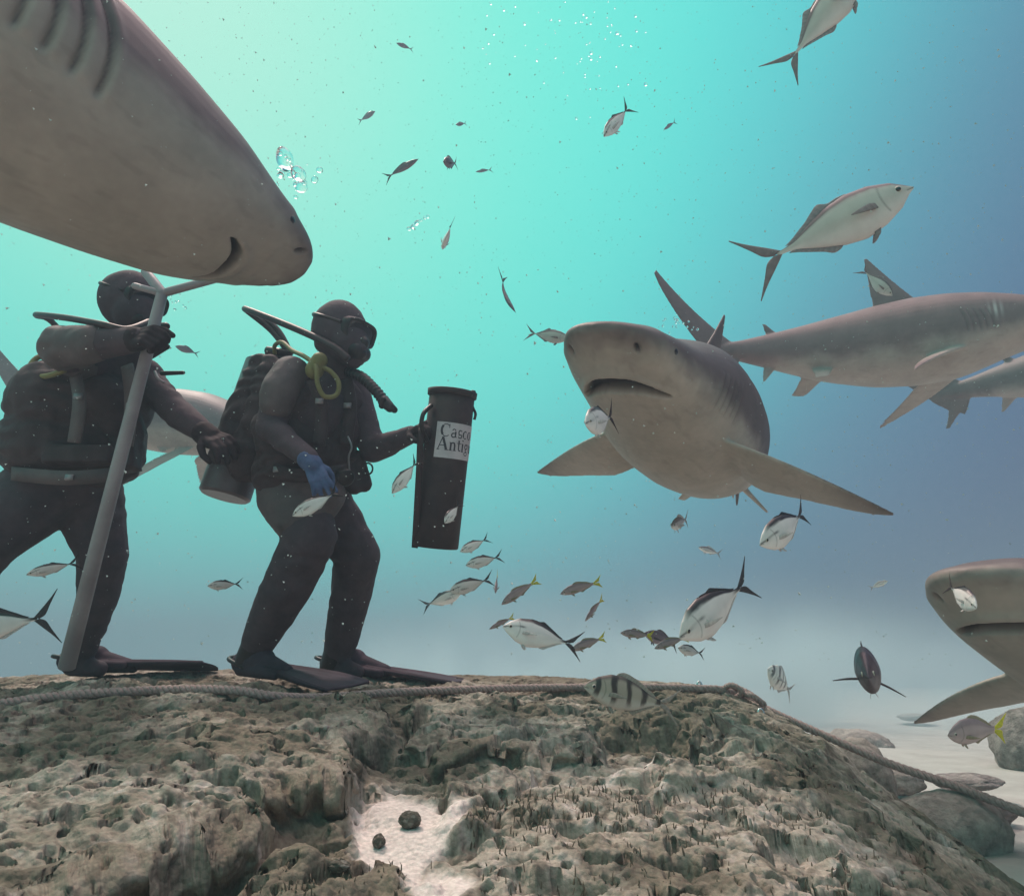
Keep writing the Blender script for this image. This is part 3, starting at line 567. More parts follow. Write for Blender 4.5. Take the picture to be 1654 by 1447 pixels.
    tz = lambda u: np.interp(u, U_, top); bz = lambda u: np.interp(u, U_, bot)
    tall = {'bar': .026, 'jack': .040}.get(sp, .045)
    dc = q_['back'] if sp == 'bar' else q_['fin']
    us = np.linspace(.36, .86, 9); hgt = tall * (np.array([.25, .30, .35, 1.25, .95, .5, .36, .25, .12]) if sp in ('jack', 'bar') else np.array([.55, .95, 1, .9, .8, .75, .7, .5, .15]))
    fin('dorsal_fin', [(-u - .03 * 1, 0, tz(u) + h) for u, h in zip(us, hgt)], [(-u, 0, tz(u) * .93) for u in us], .005, dc, dc)
    if not low:
        us = np.linspace(.55, .86, 7); hgt = tall * .95 * np.array([.3, 1, .62, .45, .38, .3, .15])
        fin('anal_fin', [(-u - .03, 0, -bz(u) - h) for u, h in zip(us, hgt)], [(-u, 0, -bz(u) * .93) for u in us], .005)
        for sg in (1, -1):
            y0 = np.interp(.27, U_, wd); sp_ = .11
            fin('pectoral_fin', [(-.265, sg * y0 * .85, -.012), (-.32, sg * (y0 + .022), .000), (-.40, sg * (y0 + .05), -.012), (-.47, sg * (y0 + .07), -.03)], [(-.265, sg * y0 * .85, -.045), (-.31, sg * (y0 + .015), -.052), (-.38, sg * (y0 + .045), -.048), (-.47, sg * (y0 + .068), -.036)], .003, nn=(0, .5, .3))
            fin('pelvic_fin', [(-.30, sg * .015, -bz(.3) * .92), (-.33, sg * .03, -bz(.3) - .035), (-.37, sg * .035, -bz(.3) - .06)], [(-.35, sg * .015, -bz(.35) * .92), (-.37, sg * .03, -bz(.35) - .02), (-.385, sg * .035, -bz(.3) - .058)], .003, nn=(0, 1, .2))
            ue = .105; ye = np.interp(ue, U_, wd); ze = .018
            eo_ = mesh_obj('eye', (lambda b_: np.concatenate(b_.V))(b_ := MB().ell(bnd(np.array([-ue, sg * ye * .90, ze])) * Lb, (.025 * Lb, .012 * Lb, .025 * Lb), n=16, m=9)), b_.F, M_iris, e_)
            mesh_obj('pupil', (lambda b_: np.concatenate(b_.V))(b_ := MB().ell(bnd(np.array([-ue + .001, sg * (ye * .90 + .0070), ze])) * Lb, (.018 * Lb, .0078 * Lb, .018 * Lb), n=14, m=8)), b_.F, M_pup, eo_)
    return e_
GJ = 'silver jacks with a black back'; GY = 'yellow tailed snappers'; GF = 'small fish high in the water'
up0 = Uv
fish('jack', (1392, -52), (1287, 84), 1.55, .02, 'silver jack leaving the top edge of the photo with its forked tail hanging down', grp='silver jacks', roll=-.25)
fish('jack', (1475, 302), (1262, 408), 1.45, .06, 'large silver jack rising right above the far shark, biggest fish at upper right', grp='silver jacks', roll=-.15, spread=.26, deep=1.05)
fish('bar', (975, 221), (1010, 180), 2.6, .08, 'slim silver fish diving head down in the upper centre, tail pointing up', grp=GF, roll=.3, deep=.75)
fish('dark', (833, 505), (804, 463), 3.0, .12, 'dark slim fish seen from above, diving between the divers and the big shark', grp=GF, deep=.55, roll=1.0, k=.3, low=True)
fish('jack', (920, 547), (864, 539), 2.9, .05, 'small grey jack just left of the big shark\'s snout', grp=GF)
fish('bar', (715, 403), (727, 368), 2.8, -.12, 'plump silver fish seen from behind with its thin tail held straight up', grp=GF, deep=1.1, roll=.5)
fish('dark', (716, 262), (734, 264), 3.2, .13, 'small dark reddish fish seen nearly head on in the upper water', grp=GF)
fish('dark', (676, 257), (632, 283), 3.4, .05, 'dark slim fish rising to the right, its forked tail down to the left', grp=GF, deep=.6, low=True)
fish('dark', (606, 180), (584, 194), 7.5, .1, 'teal faded fish, plumpest of the far ones at upper left', grp=GF, low=True, deep=.9)
fish('dark', (640, 70), (662, 79), 8.0, .1, 'teal faded fish nearest the top edge', grp=GF, low=True, deep=.8)
fish('dark', (736, 202), (750, 200), 8.5, .1, 'tiny teal faded fish straight above the small reddish fish', grp=GF, low=True, deep=.8)
fish('dark', (768, 278), (790, 275), 11, .1, 'barely visible slim fish right of the small reddish fish', grp=GF, low=True, deep=.5)
fish('dark', (1072, 210), (1088, 199), 11, .1, 'barely visible slim fish at the right of the upper centre', grp=GF, low=True, deep=.5)
fish('dark', (283, 559), (314, 570), 6.5, .1, 'small faded fish between the two divers\' heads', grp=GF, low=True)
fish('bar', (42, 928), (112, 911), 2.1, .05, 'slim grey fish at left passing behind the leaning pole', grp=GJ, deep=.8)
fish('bar', (-95, 1022), (55, 1000), 1.15, .02, 'black backed jack cut by the left edge, big dark tail in view', grp=GJ, spread=.30, roll=.1)
fish('bar', (335, 946), (380, 943), 2.3, .05, 'small silver fish swimming left between the divers\' legs', grp=GJ)
fish('bar', (472, 833), (534, 800), 1.9, .02, 'white bellied jack in front of the middle diver\'s thigh', grp=GJ, roll=.35, fold=.1)
fish('bar', (633, 797), (668, 752), 2.0, .03, 'white jack nosing down just left of the black bait tube', grp=GJ, roll=.5)
fish('bar', (718, 845), (739, 818), 2.0, .05, 'small pale fish in front of the lower end of the black bait tube', grp=GJ, roll=.4, deep=1.1)
fish('bar', (743, 891), (781, 873), 2.2, .03, 'bright small jack just right of the foot of the bait tube', grp=GJ, roll=.35)
fish('bar', (752, 913), (800, 901), 2.2, .03, 'small jack second below the foot of the bait tube', grp=GJ, roll=.2)
fish('bar', (725, 955), (782, 938), 2.3, .05, 'greyer jack third below the foot of the bait tube', grp=GJ, roll=.1)
fish('bar', (745, 957), (694, 975), 4.2, .05, 'faded fish swimming right, its pale forked tail at the left', grp=GJ)
fish('snap', (800, 958), (803, 933), 2.6, .1, 'thin yellow tailed snapper standing head down', grp=GY)
fish('snap', (810, 976), (857, 944), 2.2, .04, 'yellow tailed snapper nosing down to the left, above the black backed jack', grp=GY)
fish('snap', (905, 959), (957, 943), 2.3, .04, 'yellow tailed snapper level and alone to the right of its group', grp=GY)
fish('snap', (945, 1003), (968, 973), 2.7, .08, 'small yellow tailed snapper nosing steeply down left of the big eye striped jack', grp=GY, deep=.8)
fish('snap', (790, 1016), (822, 1000), 2.3, .04, 'small yellow tailed snapper touching the snout of the black backed jack', grp=GY, deep=.75)
fish('bar', (812, 1011), (913, 1037), 1.35, .02, 'large black backed jack swimming left above the reef crest', grp=GJ, up=(0.18, 0, 1), roll=.1, deep=1.1)
fish('snap', (922, 1050), (966, 1033), 2.0, .05, 'yellow tailed snapper behind the tail of the black backed jack', grp=GY)
fish('snap', (1002, 1022), (1044, 1026), 2.1, .05, 'yellow tailed snapper swimming level above the rope, leftmost of a close pair', grp=GY, deep=.9)
fish('dark', (1040, 1022), (1085, 1038), 3.4, .10, 'blurred grey fish behind the close pair of yellow tailed snappers', grp='far grey fish', deep=.9)
fish('snap', (1057, 1047), (1100, 1032), 2.1, .05, 'yellow tailed snapper under the snout of the big eye striped jack', grp=GY, deep=.9)
fish('bar', (1097, 1030), (1192, 952), 1.15, .08, 'large pale jack with black back and eye stripe, nose down to the left', grp=GJ, roll=.12, deep=1.2, spread=.25)
fish('bar', (1095, 1046), (1129, 1054), 2.8, .05, 'small slim black backed fish just above the knot of the rope', grp=GJ, up=(.2, 0, 1))
fish('pale', (1084, 850), (1106, 840), 2.4, .16, 'small pinkish fish facing the camera under the big shark\'s belly', grp='small faded fish', deep=.7)
fish('pale', (1128, 884), (1158, 893), 4.4, .1, 'small faded white bellied fish below the big shark', grp='small faded fish', deep=.6)
fish('bar', (1227, 880), (1298, 834), 1.15, .07, 'black backed jack turning towards the camera under the big shark\'s pectoral fin', grp=GJ, roll=.15, deep=1.10, k=-.15)
fish('bar', (945, 684), (984, 674), 1.25, .10, 'jack facing the camera right in front of the big shark\'s mouth', grp=GJ, roll=.15, deep=1.25, spread=.30)
fish('pale', (1434, 938), (1410, 948), 3.8, .08, 'small pale fish alone in the blue water left of the cropped shark', grp='small faded fish', deep=.7)
fish('bar', (1578, 982), (1538, 950), 1.3, .10, 'pale jack facing right in front of the cropped shark\'s snout', grp=GJ, roll=-.2, deep=1.1)
fish('serg', (1240, 1080), (1272, 1112), 2.9, .12, 'small white fish with dark bars over the sand right of the rope knot', grp='barred fish')
fish('snap', (1531, 1187), (1604, 1178), 1.35, .04, 'yellow tailed snapper over the sand at lower right, the largest of its kind', grp=GY, deep=1.55, spread=.24)
fish('jack', (1442, 478), (1400, 442), 3.0, .05, 'grey fish crossing the far shark\'s dorsal fin', grp='silver jacks', deep=1.05)
fish('band', (943, 1108), (1064, 1135), 1.0, .03, 'grey fish with broad dark bars swimming left just above the reef', grp='barred fish', up=(.15, 0, 1), deep=1.0)
# head-on dark fish with spread pectorals
M_fin0 = mat('dark_fin', (.10, .07, .08), .6)
SPC['dark']['w'] = .50
hf = fish('dark', (1403, 1094), (1399, 1070), 1.74, .225, 'dark fish facing the camera over the sand with thin side fins spread wide', name='dark_reef_fish', deep=1.35, up=(-.1, 0, 1), low=False)
for ch in list(hf.children):
    if ch.name.startswith('pectoral_fin'): bpy.data.objects.remove(ch, do_unlink=True)
for (a_, b_) in (((1394, 1096), (1345, 1099)), ((1410, 1098), (1463, 1125))):
    r0, r1 = P(*a_, 1.80), P(*b_, 1.84); mp = (r0 + r1) / 2 + np.array([0, 0, .002]); MB().tube([r0, mp, r1], [.0035, .003, .0009], n=8).build('pectoral_fin', M_fin0, hf)

# ------------------------------------------------------------------ bubbles
M_bub = bpy.data.materials.new('bubble'); M_bub.use_nodes = True; b_ = M_bub.node_tree.nodes['Principled BSDF']
b_.inputs['Base Color'].default_value = (1, 1, 1, 1); b_.inputs['Roughness'].default_value = .02; b_.inputs['IOR'].default_value = 1.25; b_.inputs['Transmission Weight'].default_value = 1
bm = bmesh.new(); bmesh.ops.create_icosphere(bm, subdivisions=3, radius=1); BV = np.array([v.co for v in bm.verts]); BF = np.array([[v.index for v in f.verts] for f in bm.faces]); bm.free()
bmeshes = []
for k in range(5):
    o = mesh_obj('bubble', BV * np.array([1, 1, .62 + .08 * k]) * (1 + .10 * perlin(BV * 1.4 + k * 7))[:, None], BF, M_bub); bmeshes.append(o.data); bpy.data.objects.remove(o)
def bubble(px, py, rpx, d, label, grp, k=0):
    o = bpy.data.objects.new('air_bubble', bmeshes[k % 5]); link(o); o.location = P(px, py, d); r = rpx * d / F_; o.scale = (r, r, r); o.rotation_euler = (k * .7, k * .4, k)
    tag(o, label, 'bubble', grp)
rng = random.Random(11)
for (a_, b_, r_, lb) in ((460, 257, 19, 'largest air bubble of the cluster beside the close shark\'s snout'), (482, 281, 13, 'second largest air bubble, below the largest beside the close shark\'s snout'), (487, 303, 10, 'lowest big air bubble beside the close shark\'s snout')):
    bubble(a_, b_, r_, 2.2, lb, 'large air bubbles beside the close shark', int(a_))
for k in range(26): bubble(rng.gauss(470, 14), rng.gauss(276, 20), rng.uniform(1.5, 6), 2.2, 'tiny air bubble around the large ones beside the close shark\'s snout', 'tiny air bubbles beside the close shark', k)
for k in range(9): bubble(662 + k * 3.4 + rng.uniform(-2, 2), 371 - k * 2.6 + rng.uniform(-3, 3), rng.uniform(1.6, 4), 2.6, 'small air bubble in the short row above the middle diver', 'row of small air bubbles above the middle diver', k)
for k in range(70):
    t = rng.random(); px = rng.gauss(960, 38) if t < .6 else rng.uniform(770, 1010); py = rng.uniform(0, 195) if t < .6 else rng.uniform(0, 110)
    bubble(px, py, rng.uniform(.9, 2.0) * (1.5 if rng.random() < .12 else 1), rng.uniform(3.2, 4.2), 'tiny air bubble in the rising stream at top centre', 'stream of tiny air bubbles at top centre', k)
for k in range(22): bubble(rng.gauss(1098, 10), rng.gauss(520, 13), rng.uniform(1, 2.3), 3.9, 'tiny air bubble trailing the notched tail of the far shark', 'tiny air bubbles by the far shark\'s tail', k)
for k in range(12): bubble(rng.uniform(262, 300), rng.uniform(470, 500), rng.uniform(1.2, 2.6), 2.6, 'tiny air bubble beside the left diver\'s face', 'tiny air bubbles by the left diver', k)
# ------------------------------------------------------------------ rope
M_rope = mat('rope', (.27, .20, .19), .95, (.42, .33, .31), 120, .6, 300, dist=.003)
def rope_mesh(mb, path, r, pitch=.055, strands=3, n=7):
    d_ = np.concatenate([[0], np.cumsum(np.linalg.norm(np.diff(path, axis=0), axis=1))]); m = int(d_[-1] / .004); t = np.linspace(0, d_[-1], m); pts = np.stack([np.interp(t, d_, path[:, c]) for c in range(3)], -1); U, V = frames(pts)
    for k in range(strands):
        a_ = t / pitch * 2 * math.pi + k * 2 * math.pi / strands; c = pts + r * .52 * (np.cos(a_)[:, None] * U + np.sin(a_)[:, None] * V); U2, V2 = frames(c); th_ = np.linspace(0, 2 * math.pi, n, endpoint=False)
        mb.grid(c[:, None] + r * .55 * (np.cos(th_)[None, :, None] * U2[:, None] + np.sin(th_)[None, :, None] * V2[:, None]))
rp = [(-120, 1148), (0, 1136), (60, 1128), (130, 1121), (200, 1117), (260, 1114), (330, 1113), (390, 1116), (440, 1124), (500, 1127), (560, 1124), (640, 1118), (750, 1114), (850, 1111), (940, 1110), (1050, 1110), (1130, 1112), (1165, 1114)]
pts = []
for a_, b_ in rp:
    g = ground(a_, b_ + 6); pts.append(min((g - CAM) @ FWv, 2.75))
dsm = np.convolve(np.pad(pts, 2, 'edge'), np.ones(5) / 5, 'valid'); path = [P(a_, b_, d) for (a_, b_), d in zip(rp, dsm)]
path += [P(1205, 1127, 2.5), P(1240, 1146, 2.45), P(1290, 1169, 2.4), P(1360, 1200, 2.32), P(1440, 1234, 2.22), P(1540, 1268, 2.1), P(1654, 1312, 1.98), P(1800, 1370, 1.8)]
mb = MB(); rope_mesh(mb, smooth_path(path, 10), .0135)
kn = [P(1168, 1112, 2.5), P(1182, 1106, 2.46), P(1198, 1116, 2.44), P(1188, 1126, 2.48), P(1174, 1120, 2.53), P(1180, 1108, 2.52), P(1204, 1116, 2.47), P(1222, 1128, 2.44), P(1232, 1141, 2.45), P(1214, 1138, 2.49), P(1196, 1124, 2.5), P(1212, 1122, 2.42), P(1236, 1138, 2.41)]
tag(mb.build('rope', M_rope), 'brown twisted rope lying along the reef crest and running down to lower right', 'rope')
mb = MB(); rope_mesh(mb, smooth_path(kn, 10), .010, .04)
tag(mb.build('rope_lashing', M_rope), 'thin cord wrapped in a tangle around the rope at the crest corner', 'cord')
M_steel = mat('shackle_steel', (.75, .78, .80), .25, metal=1)
for (a_, b_, d, s_, lb) in ((1230, 1156, 2.30, 1, 'small shiny steel ring hanging below the cord tangle'), (1130, 1109, 2.5, .8, 'small shiny steel ring on the rope left of the cord tangle')):
    c = P(a_, b_, d); th_ = np.linspace(0, 2 * math.pi, 14, endpoint=False); pp = [c + s_ * np.array([.011 * math.cos(t), .004 * math.sin(t), .022 * math.sin(t)]) for t in th_]
    tag(MB().tube(pp + [pp[0]], .0038, 8, 3).build('steel_ring', M_steel), lb, 'ring')
# ------------------------------------------------------------------ divers
M_suit = mat('wetsuit', (.086, .062, .076), .85, (.060, .044, .055), 14, .35, 45, sheen=.1, dist=.006)
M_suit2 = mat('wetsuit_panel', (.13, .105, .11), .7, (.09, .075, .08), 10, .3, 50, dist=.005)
M_vest = mat('vest_fabric', (.044, .029, .034), .75, (.062, .042, .048), 20, .4, 80, dist=.004)
M_rub = mat('black_rubber', (.022, .017, .02), .45, spec=.4)
M_hose = mat('hose_rubber', (.05, .035, .04), .5)
M_yel = mat('yellow_hose', (.20, .185, .075), .6)
M_tank = mat('tank_paint', (.17, .15, .16), .4, (.12, .10, .11), 8, .1, 60, metal=.3)
M_blue = mat('blue_glove', (.09, .14, .27), .7, (.06, .09, .19), 25, .3, 90)
M_flip = mat('flipper_rubber', (.070, .050, .068), .8, (.042, .031, .042), 9, .2, 50, spec=.15)
M_glass = mat('mask_glass', (.03, .03, .035), .08, spec=.8)
M_met = mat('buckle_metal', (.30, .29, .31), .45, metal=.6)
M_glv = mat('glove_neoprene', (.045, .032, .038), .85, (.03, .022, .026), 30, .3, 120, spec=.15)
M_skin = mat('skin', (.30, .18, .14), .6, sss=.1)
def J(px, py, d): return P(px, py, d)
def hand_pieces(mb, wrist, fwd, back, side, curls, spread=.0, s=1.0, r=.0105, thumb=.9):
    """five fingers on a palm; back = normal of the back of the hand, side=+1 thumb towards cross(back,fwd)"""
    f = np.array(fwd, float); f /= np.linalg.norm(f); b = np.array(back, float); b -= f * (b @ f); b /= np.linalg.norm(b); l = np.cross(b, f) * side
    T = lambda x, y, z: wrist + s * (x * f + y * l + z * b)
    for y in (-.028, -.010, .010, .028): mb.cap(T(.012, y * .7, 0), T(.082, y, 0), .0165 * s, .0145 * s, 12, 4)
    for k, (y, ln) in enumerate(zip((.029, .010, -.010, -.028), (.068, .078, .072, .056))):
        p = T(.084, y, 0); a = 0; q = [p]; c = curls[k] if hasattr(curls, '__len__') else curls
        for seg, m in ((.45, .75), (.32, 1.1), (.26, .7)):
            a += c * m; p = p + s * ln * seg * (math.cos(a) * f - math.sin(a) * b + spread * y / .03 * l * .25); q.append(p)
        mb.chain(q, [r * s * 1.05, r * s, r * s * .93, r * s * .82], 10)
    q = [T(.022, .026, -.004), T(.048, .050, -.012), T(.072, .058, -.012 - .022 * thumb), T(.094, .052, -.012 - .042 * thumb)]
    mb.chain(q, [.015 * s, .0135 * s, .0115 * s, .0095 * s], 10)
def strap(mb, pts, wd, th, nrm, sub=6):
    pts = smooth_path(pts, sub); T = np.gradient(pts, axis=0); T /= np.linalg.norm(T, axis=1)[:, None]; nr = np.array(nrm, float); rings = []
    for p, t in zip(pts, T):
        n_ = nr - t * (nr @ t); n_ /= np.linalg.norm(n_); s_ = np.cross(t, n_); rings.append([p + s_ * wd / 2 + n_ * th / 2, p - s_ * wd / 2 + n_ * th / 2, p - s_ * wd / 2 - n_ * th / 2, p + s_ * wd / 2 - n_ * th / 2])
    mb.grid(np.array(rings))
def flipper(name_parent, heel, toe, tipw, nup, L, w0=.085, w1=.20, droop=.0, mat_=None):
    """foot pocket + ribbed blade"""
    ax = toe - heel; ax /= np.linalg.norm(ax); up = np.array(nup, float); up -= ax * (up @ ax); up /= np.linalg.norm(up); sd = np.cross(up, ax)
    mb = MB(); mb.cap(heel + ax * .02 + up * .042, heel + ax * .13 + up * .05, .043, .052, 18); mb.cap(heel + ax * .1 + up * .045, heel + ax * .27 + up * .018, .055, .026, 18)
    for k in (-1, 1): mb.cap(heel + ax * .05 + sd * k * .03 + up * .02, heel + ax * .27 + sd * k * .05 + up * .01, .024, .018, 12)
    name_parent = o = mb.build('flipper', mat_ or M_flip, name_parent, remesh=.006, smooth=5)
    xs = np.linspace(.20, L, 22); ws = np.linspace(-1, 1, 19); rings = []
    for x_ in xs:
        t = (x_ - .20) / (L - .20); hw = (w0 + (w1 - w0) * ss(0, .8, t)) / 2 * 2 * .5; row = []
        zc = .022 * (1 - t) - droop * t * t
        prof_ = [(w_ * hw, .0025 + .006 * (1 - t) + (.010 * (1 - .5 * t) if abs(w_) > .93 else 0) + (.004 * (1 - t) if abs(w_) < .15 else 0)) for w_ in ws]
        tip = .018 * t
        for y_, h_ in prof_: row.append(heel + ax * (x_ - tip * abs(y_ / hw) ** 2) + sd * y_ + up * (zc + h_))
        for y_, h_ in prof_[::-1]: row.append(heel + ax * (x_ - tip * abs(y_ / hw) ** 2) + sd * y_ + up * (zc - h_ * .8))
        rings.append(row)
    MB().grid(np.array(rings)).build('blade', mat_ or M_flip, name_parent)
    MB().tube([heel + ax * .10 + sd * .05 + up * .03, heel - ax * .015 + sd * .035 + up * .055, heel - ax * .04 + up * .06, heel - ax * .015 - sd * .035 + up * .055, heel + ax * .10 - sd * .05 + up * .03], .008, 8, 5).build('heel_strap', M_rub, name_parent)
def wrinkle(o, amp=.004, sc=16, st=(1, 1, .35)):
    V = get_co(o); n_ = get_no(o); set_co(o, V + n_ * (amp * fbm(V * sc * np.array([1, 1, 1.0]) + .8 * perlin(V * 5)[:, None], 3) + amp * .8 * np.sin(V[:, 2] * 95 + 6 * perlin(V * 6)) * ss(.0, .4, perlin(V * 4 + 7)))[:, None])
def bumpy(o): wrinkle(o, .006, 12)

# ---- middle diver
d1 = empty('person', P(480, 1098, 2.6), 'middle diver with mask and blue glove holding the black bait tube', 'person', 'scuba divers on the reef')
b = MB()
pel = J(480, 792, 2.63); chest = J(512, 668, 2.62); b.chain([J(466, 795, 2.60), J(512, 800, 2.70)], [.115, .115]); b.cap(pel, J(492, 730, 2.63), .130, .130); b.cap(J(492, 730, 2.63), chest, .13, .145)
b.cap(J(478, 625, 2.56), J(560, 630, 2.72), .088, .085); b.cap(J(538, 606, 2.63), J(550, 572, 2.62), .068, .062)
hd = J(549, 535, 2.62); b.ell(hd, (.108, .118, .118)); b.ell(J(562, 552, 2.58), (.078, .085, .095)); b.cap(J(570, 558, 2.56), J(572, 580, 2.56), .045, .038)
b.cap(J(585, 556, 2.55), J(583, 562, 2.54), .02, .022)
# near (right) leg, far (left) leg
b.chain([J(478, 805, 2.58), J(502, 868, 2.46), J(462, 950, 2.50), J(425, 1022, 2.56), J(406, 1062, 2.58)], [.115, .096, .092, .072, .050])
b.chain([J(520, 812, 2.70), J(578, 898, 2.70), J(564, 975, 2.75), J(550, 1040, 2.80), J(540, 1072, 2.80)], [.122, .090, .080, .070, .050])
b.cap(J(406, 1066, 2.58), J(440, 1082, 2.50), .045, .035); b.cap(J(540, 1076, 2.80), J(575, 1086, 2.74), .045, .035)
# right arm down to the blue glove, left arm to the tube
b.chain([J(462, 612, 2.52), J(436, 690, 2.44), J(500, 742, 2.30)], [.066, .052, .036]); b.chain([J(566, 622, 2.72), J(602, 728, 2.62), J(664, 702, 2.50)], [.070, .052, .034])
b.build('body', M_suit, d1, remesh=.009, smooth=6, post=lambda o: wrinkle(o, .0035, 9))
# lighter sleeve on the right shoulder, chest panel
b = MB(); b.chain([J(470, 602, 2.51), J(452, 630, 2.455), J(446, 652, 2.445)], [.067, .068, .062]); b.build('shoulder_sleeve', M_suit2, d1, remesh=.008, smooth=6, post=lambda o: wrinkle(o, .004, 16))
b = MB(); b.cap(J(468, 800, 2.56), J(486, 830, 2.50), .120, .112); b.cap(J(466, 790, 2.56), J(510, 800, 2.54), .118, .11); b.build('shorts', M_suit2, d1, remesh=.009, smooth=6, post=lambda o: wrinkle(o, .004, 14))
b = MB(); b.chain([J(425, 1022, 2.56), J(404, 1066, 2.575)], [.062, .056]); b.build('boot', M_rub, d1, remesh=.007, smooth=5)
b = MB(); b.chain([J(550, 1042, 2.80), J(538, 1076, 2.80)], [.062, .056]); b.build('boot', M_rub, d1, remesh=.007, smooth=5)
# gear
vb = MB(); vb.cap(J(482, 650, 2.58), J(545, 655, 2.66), .118, .110); vb.cap(J(476, 720, 2.57), J(530, 735, 2.63), .132, .118); vb.cap(J(540, 640, 2.62), J(552, 700, 2.60), .07, .075); vb.cap(J(440, 690, 2.52), J(455, 745, 2.50), .075, .075)
vb.cap(J(462, 764, 2.56), J(530, 766, 2.64), .125, .115)
vb.build('buoyancy_vest', M_vest, d1, remesh=.008, smooth=3, post=bumpy)
wb = MB(); wb.chain([J(424, 590, 2.70), J(396, 665, 2.68), J(368, 735, 2.66)], [.050, .075, .070]); wb.chain([J(440, 600, 2.66), J(425, 690, 2.64), J(400, 745, 2.62)], [.06, .09, .08]); wb.build('air_bladder', M_vest, d1, remesh=.009, smooth=4, post=bumpy)
tb = MB().cyl(J(362, 803, 2.66), J(436, 590, 2.86), .098, bev=.010); tk = tb.build('air_tank', M_tank, d1, sm=False)
def add_edge(o):
    m = o.modifiers.new('b', 'BEVEL'); m.width = .006; m.segments = 2; m.limit_method = 'ANGLE'; m.angle_limit = .9
    for p in o.data.polygons: p.use_smooth = True
    try: o.data.set_sharp_from_angle(angle=.7)
    except Exception: pass
add_edge(tk)
MB().cyl(J(436, 590, 2.86), J(444, 568, 2.86), .035).cyl(J(430, 566, 2.84), J(470, 572, 2.80), .018).build('tank_valve', M_rub, tk)
MB().cap(J(508, 598, 2.45), J(516, 582, 2.45), .034, .030).build('spare_regulator', M_yel, d1, remesh=.005)
MB().tube([J(468, 572, 2.80), J(440, 535, 2.84), J(401, 503, 2.85), J(398, 500, 2.80), J(420, 508, 2.72), J(480, 532, 2.58), J(535, 558, 2.48), J(562, 580, 2.46)], .0135, 12).build('hose', M_hose, d1)
MB().tube([J(470, 572, 2.80), J(446, 530, 2.84), J(404, 504, 2.87)], .012, 12).build('hose', M_hose, d1)
MB().tube([J(444, 572, 2.80), J(444, 558, 2.78), J(456, 553, 2.72), J(472, 566, 2.62), J(492, 576, 2.5), J(510, 592, 2.42), J(513, 620, 2.40), J(524, 640, 2.40), J(543, 638, 2.42), J(547, 618, 2.43), J(534, 600, 2.44), J(516, 592, 2.44)], .0085, 12).build('yellow_hose', M_yel, d1)
inf = smooth_path([J(562, 600, 2.60), J(585, 610, 2.50), J(606, 630, 2.46), J(622, 650, 2.44)], 14); rr_ = .019 + .0028 * np.sin(np.arange(len(inf)) * 2.2)
MB().tube(list(inf), list(rr_), 12, 1).build('inflator_hose', M_rub, d1); MB().cap(J(620, 648, 2.44), J(630, 658, 2.43), .022, .018).cap(J(628, 652, 2.43), J(637, 662, 2.43), .012, .012).cap(J(617, 655, 2.43), J(619, 645, 2.42), .012, .010).build('inflator_valve', M_rub, d1)
# head gear: mask, regulator
fd = J(598, 543, 2.54) - hd; fd /= np.linalg.norm(fd); fu = np.array([0, -.1, 1.]); Rh = rot_from(fd, fu); Hc = lambda x_, y_, z_: hd + Rh @ np.array([x_, y_, z_])
mb = MB()
for rr2, zz2 in (((.058, .030), 0),):
    G = []
    for t in np.linspace(0, 2 * math.pi, 40, endpoint=False):
        yy = .080 * math.copysign(abs(math.cos(t)) ** .6, math.cos(t)); z_ = .040 * math.copysign(abs(math.sin(t)) ** .7, math.sin(t)) + .010 - (.012 if abs(yy) > .02 and math.sin(t) < 0 else 0) + .0
        G.append([Hc(.070, yy * 1.02, z_ * 1.1), Hc(.104 - yy * yy * 2.5, yy * 1.04, z_ * 1.1), Hc(.128 - yy * yy * 2.2, yy, z_), Hc(.128 - yy * yy * 2.2, yy * .88, (z_ - .01) * .82 + .01), Hc(.112 - yy * yy * 2.2, yy * .87, (z_ - .01) * .8 + .01)])
    mb.grid(np.array(G), close_u=True, close_v=False, cap=False)
mb.cap(Hc(.110, 0, -.012), Hc(.135, 0, -.030), .020, .024)
mb.ell(Hc(.080, 0, .010), (.046, .082, .052), Rh); mk1 = mb.build('mask', M_rub, d1)
for sg in (1, -1):
    G = np.array([[Hc(.118 - (yv * yv) * 2.2, yv, zv + .010) for zv in np.linspace(-.028, .034, 5)] for yv in sg * np.linspace(.008, .070, 8)]); mb = MB(); mb.grid(G, close_v=False, cap=False); mb.build('lens', M_glass, mk1)
MB().tube([Hc(.08, .082, .015), Hc(.0, .112, .02), Hc(-.08, .075, .03), Hc(-.118, 0, .03), Hc(-.08, -.075, .03), Hc(.0, -.112, .02), Hc(.08, -.082, .015)], .008, 8).build('mask_strap', M_rub, mk1)
MB().cap(Hc(.095, 0, -.068), Hc(.138, 0, -.070), .022, .024).cap(Hc(.125, .022, -.068), Hc(.125, -.022, -.068), .033, .033).cap(Hc(.115, .03, -.095), Hc(.115, -.03, -.095), .018, .018).build('regulator', M_rub, d1, remesh=.004, smooth=3)
MB().ell(Hc(.055, 0, -.035), (.055, .055, .03), Rh).build('face', M_skin, d1)
# gloves
b = MB(); hand_pieces(b, J(503, 748, 2.29), J(517, 778, 2.26) - J(503, 748, 2.29), J(540, 740, 1.8) - J(515, 765, 2.28), 1, (.18, .25, .32, .40), spread=1.0, s=.82); b.cap(J(497, 742, 2.30), J(505, 750, 2.29), .036, .034); b.build('blue_glove', M_blue, d1, remesh=.0035, smooth=2)
b = MB(); hand_pieces(b, J(666, 700, 2.48), J(690, 683, 2.40) - J(666, 700, 2.48), (-.35, -.5, .8), -1, (1.0, 1.05, 1.1, 1.15), s=1.0); b.build('glove', M_glv, d1, remesh=.004, smooth=2)
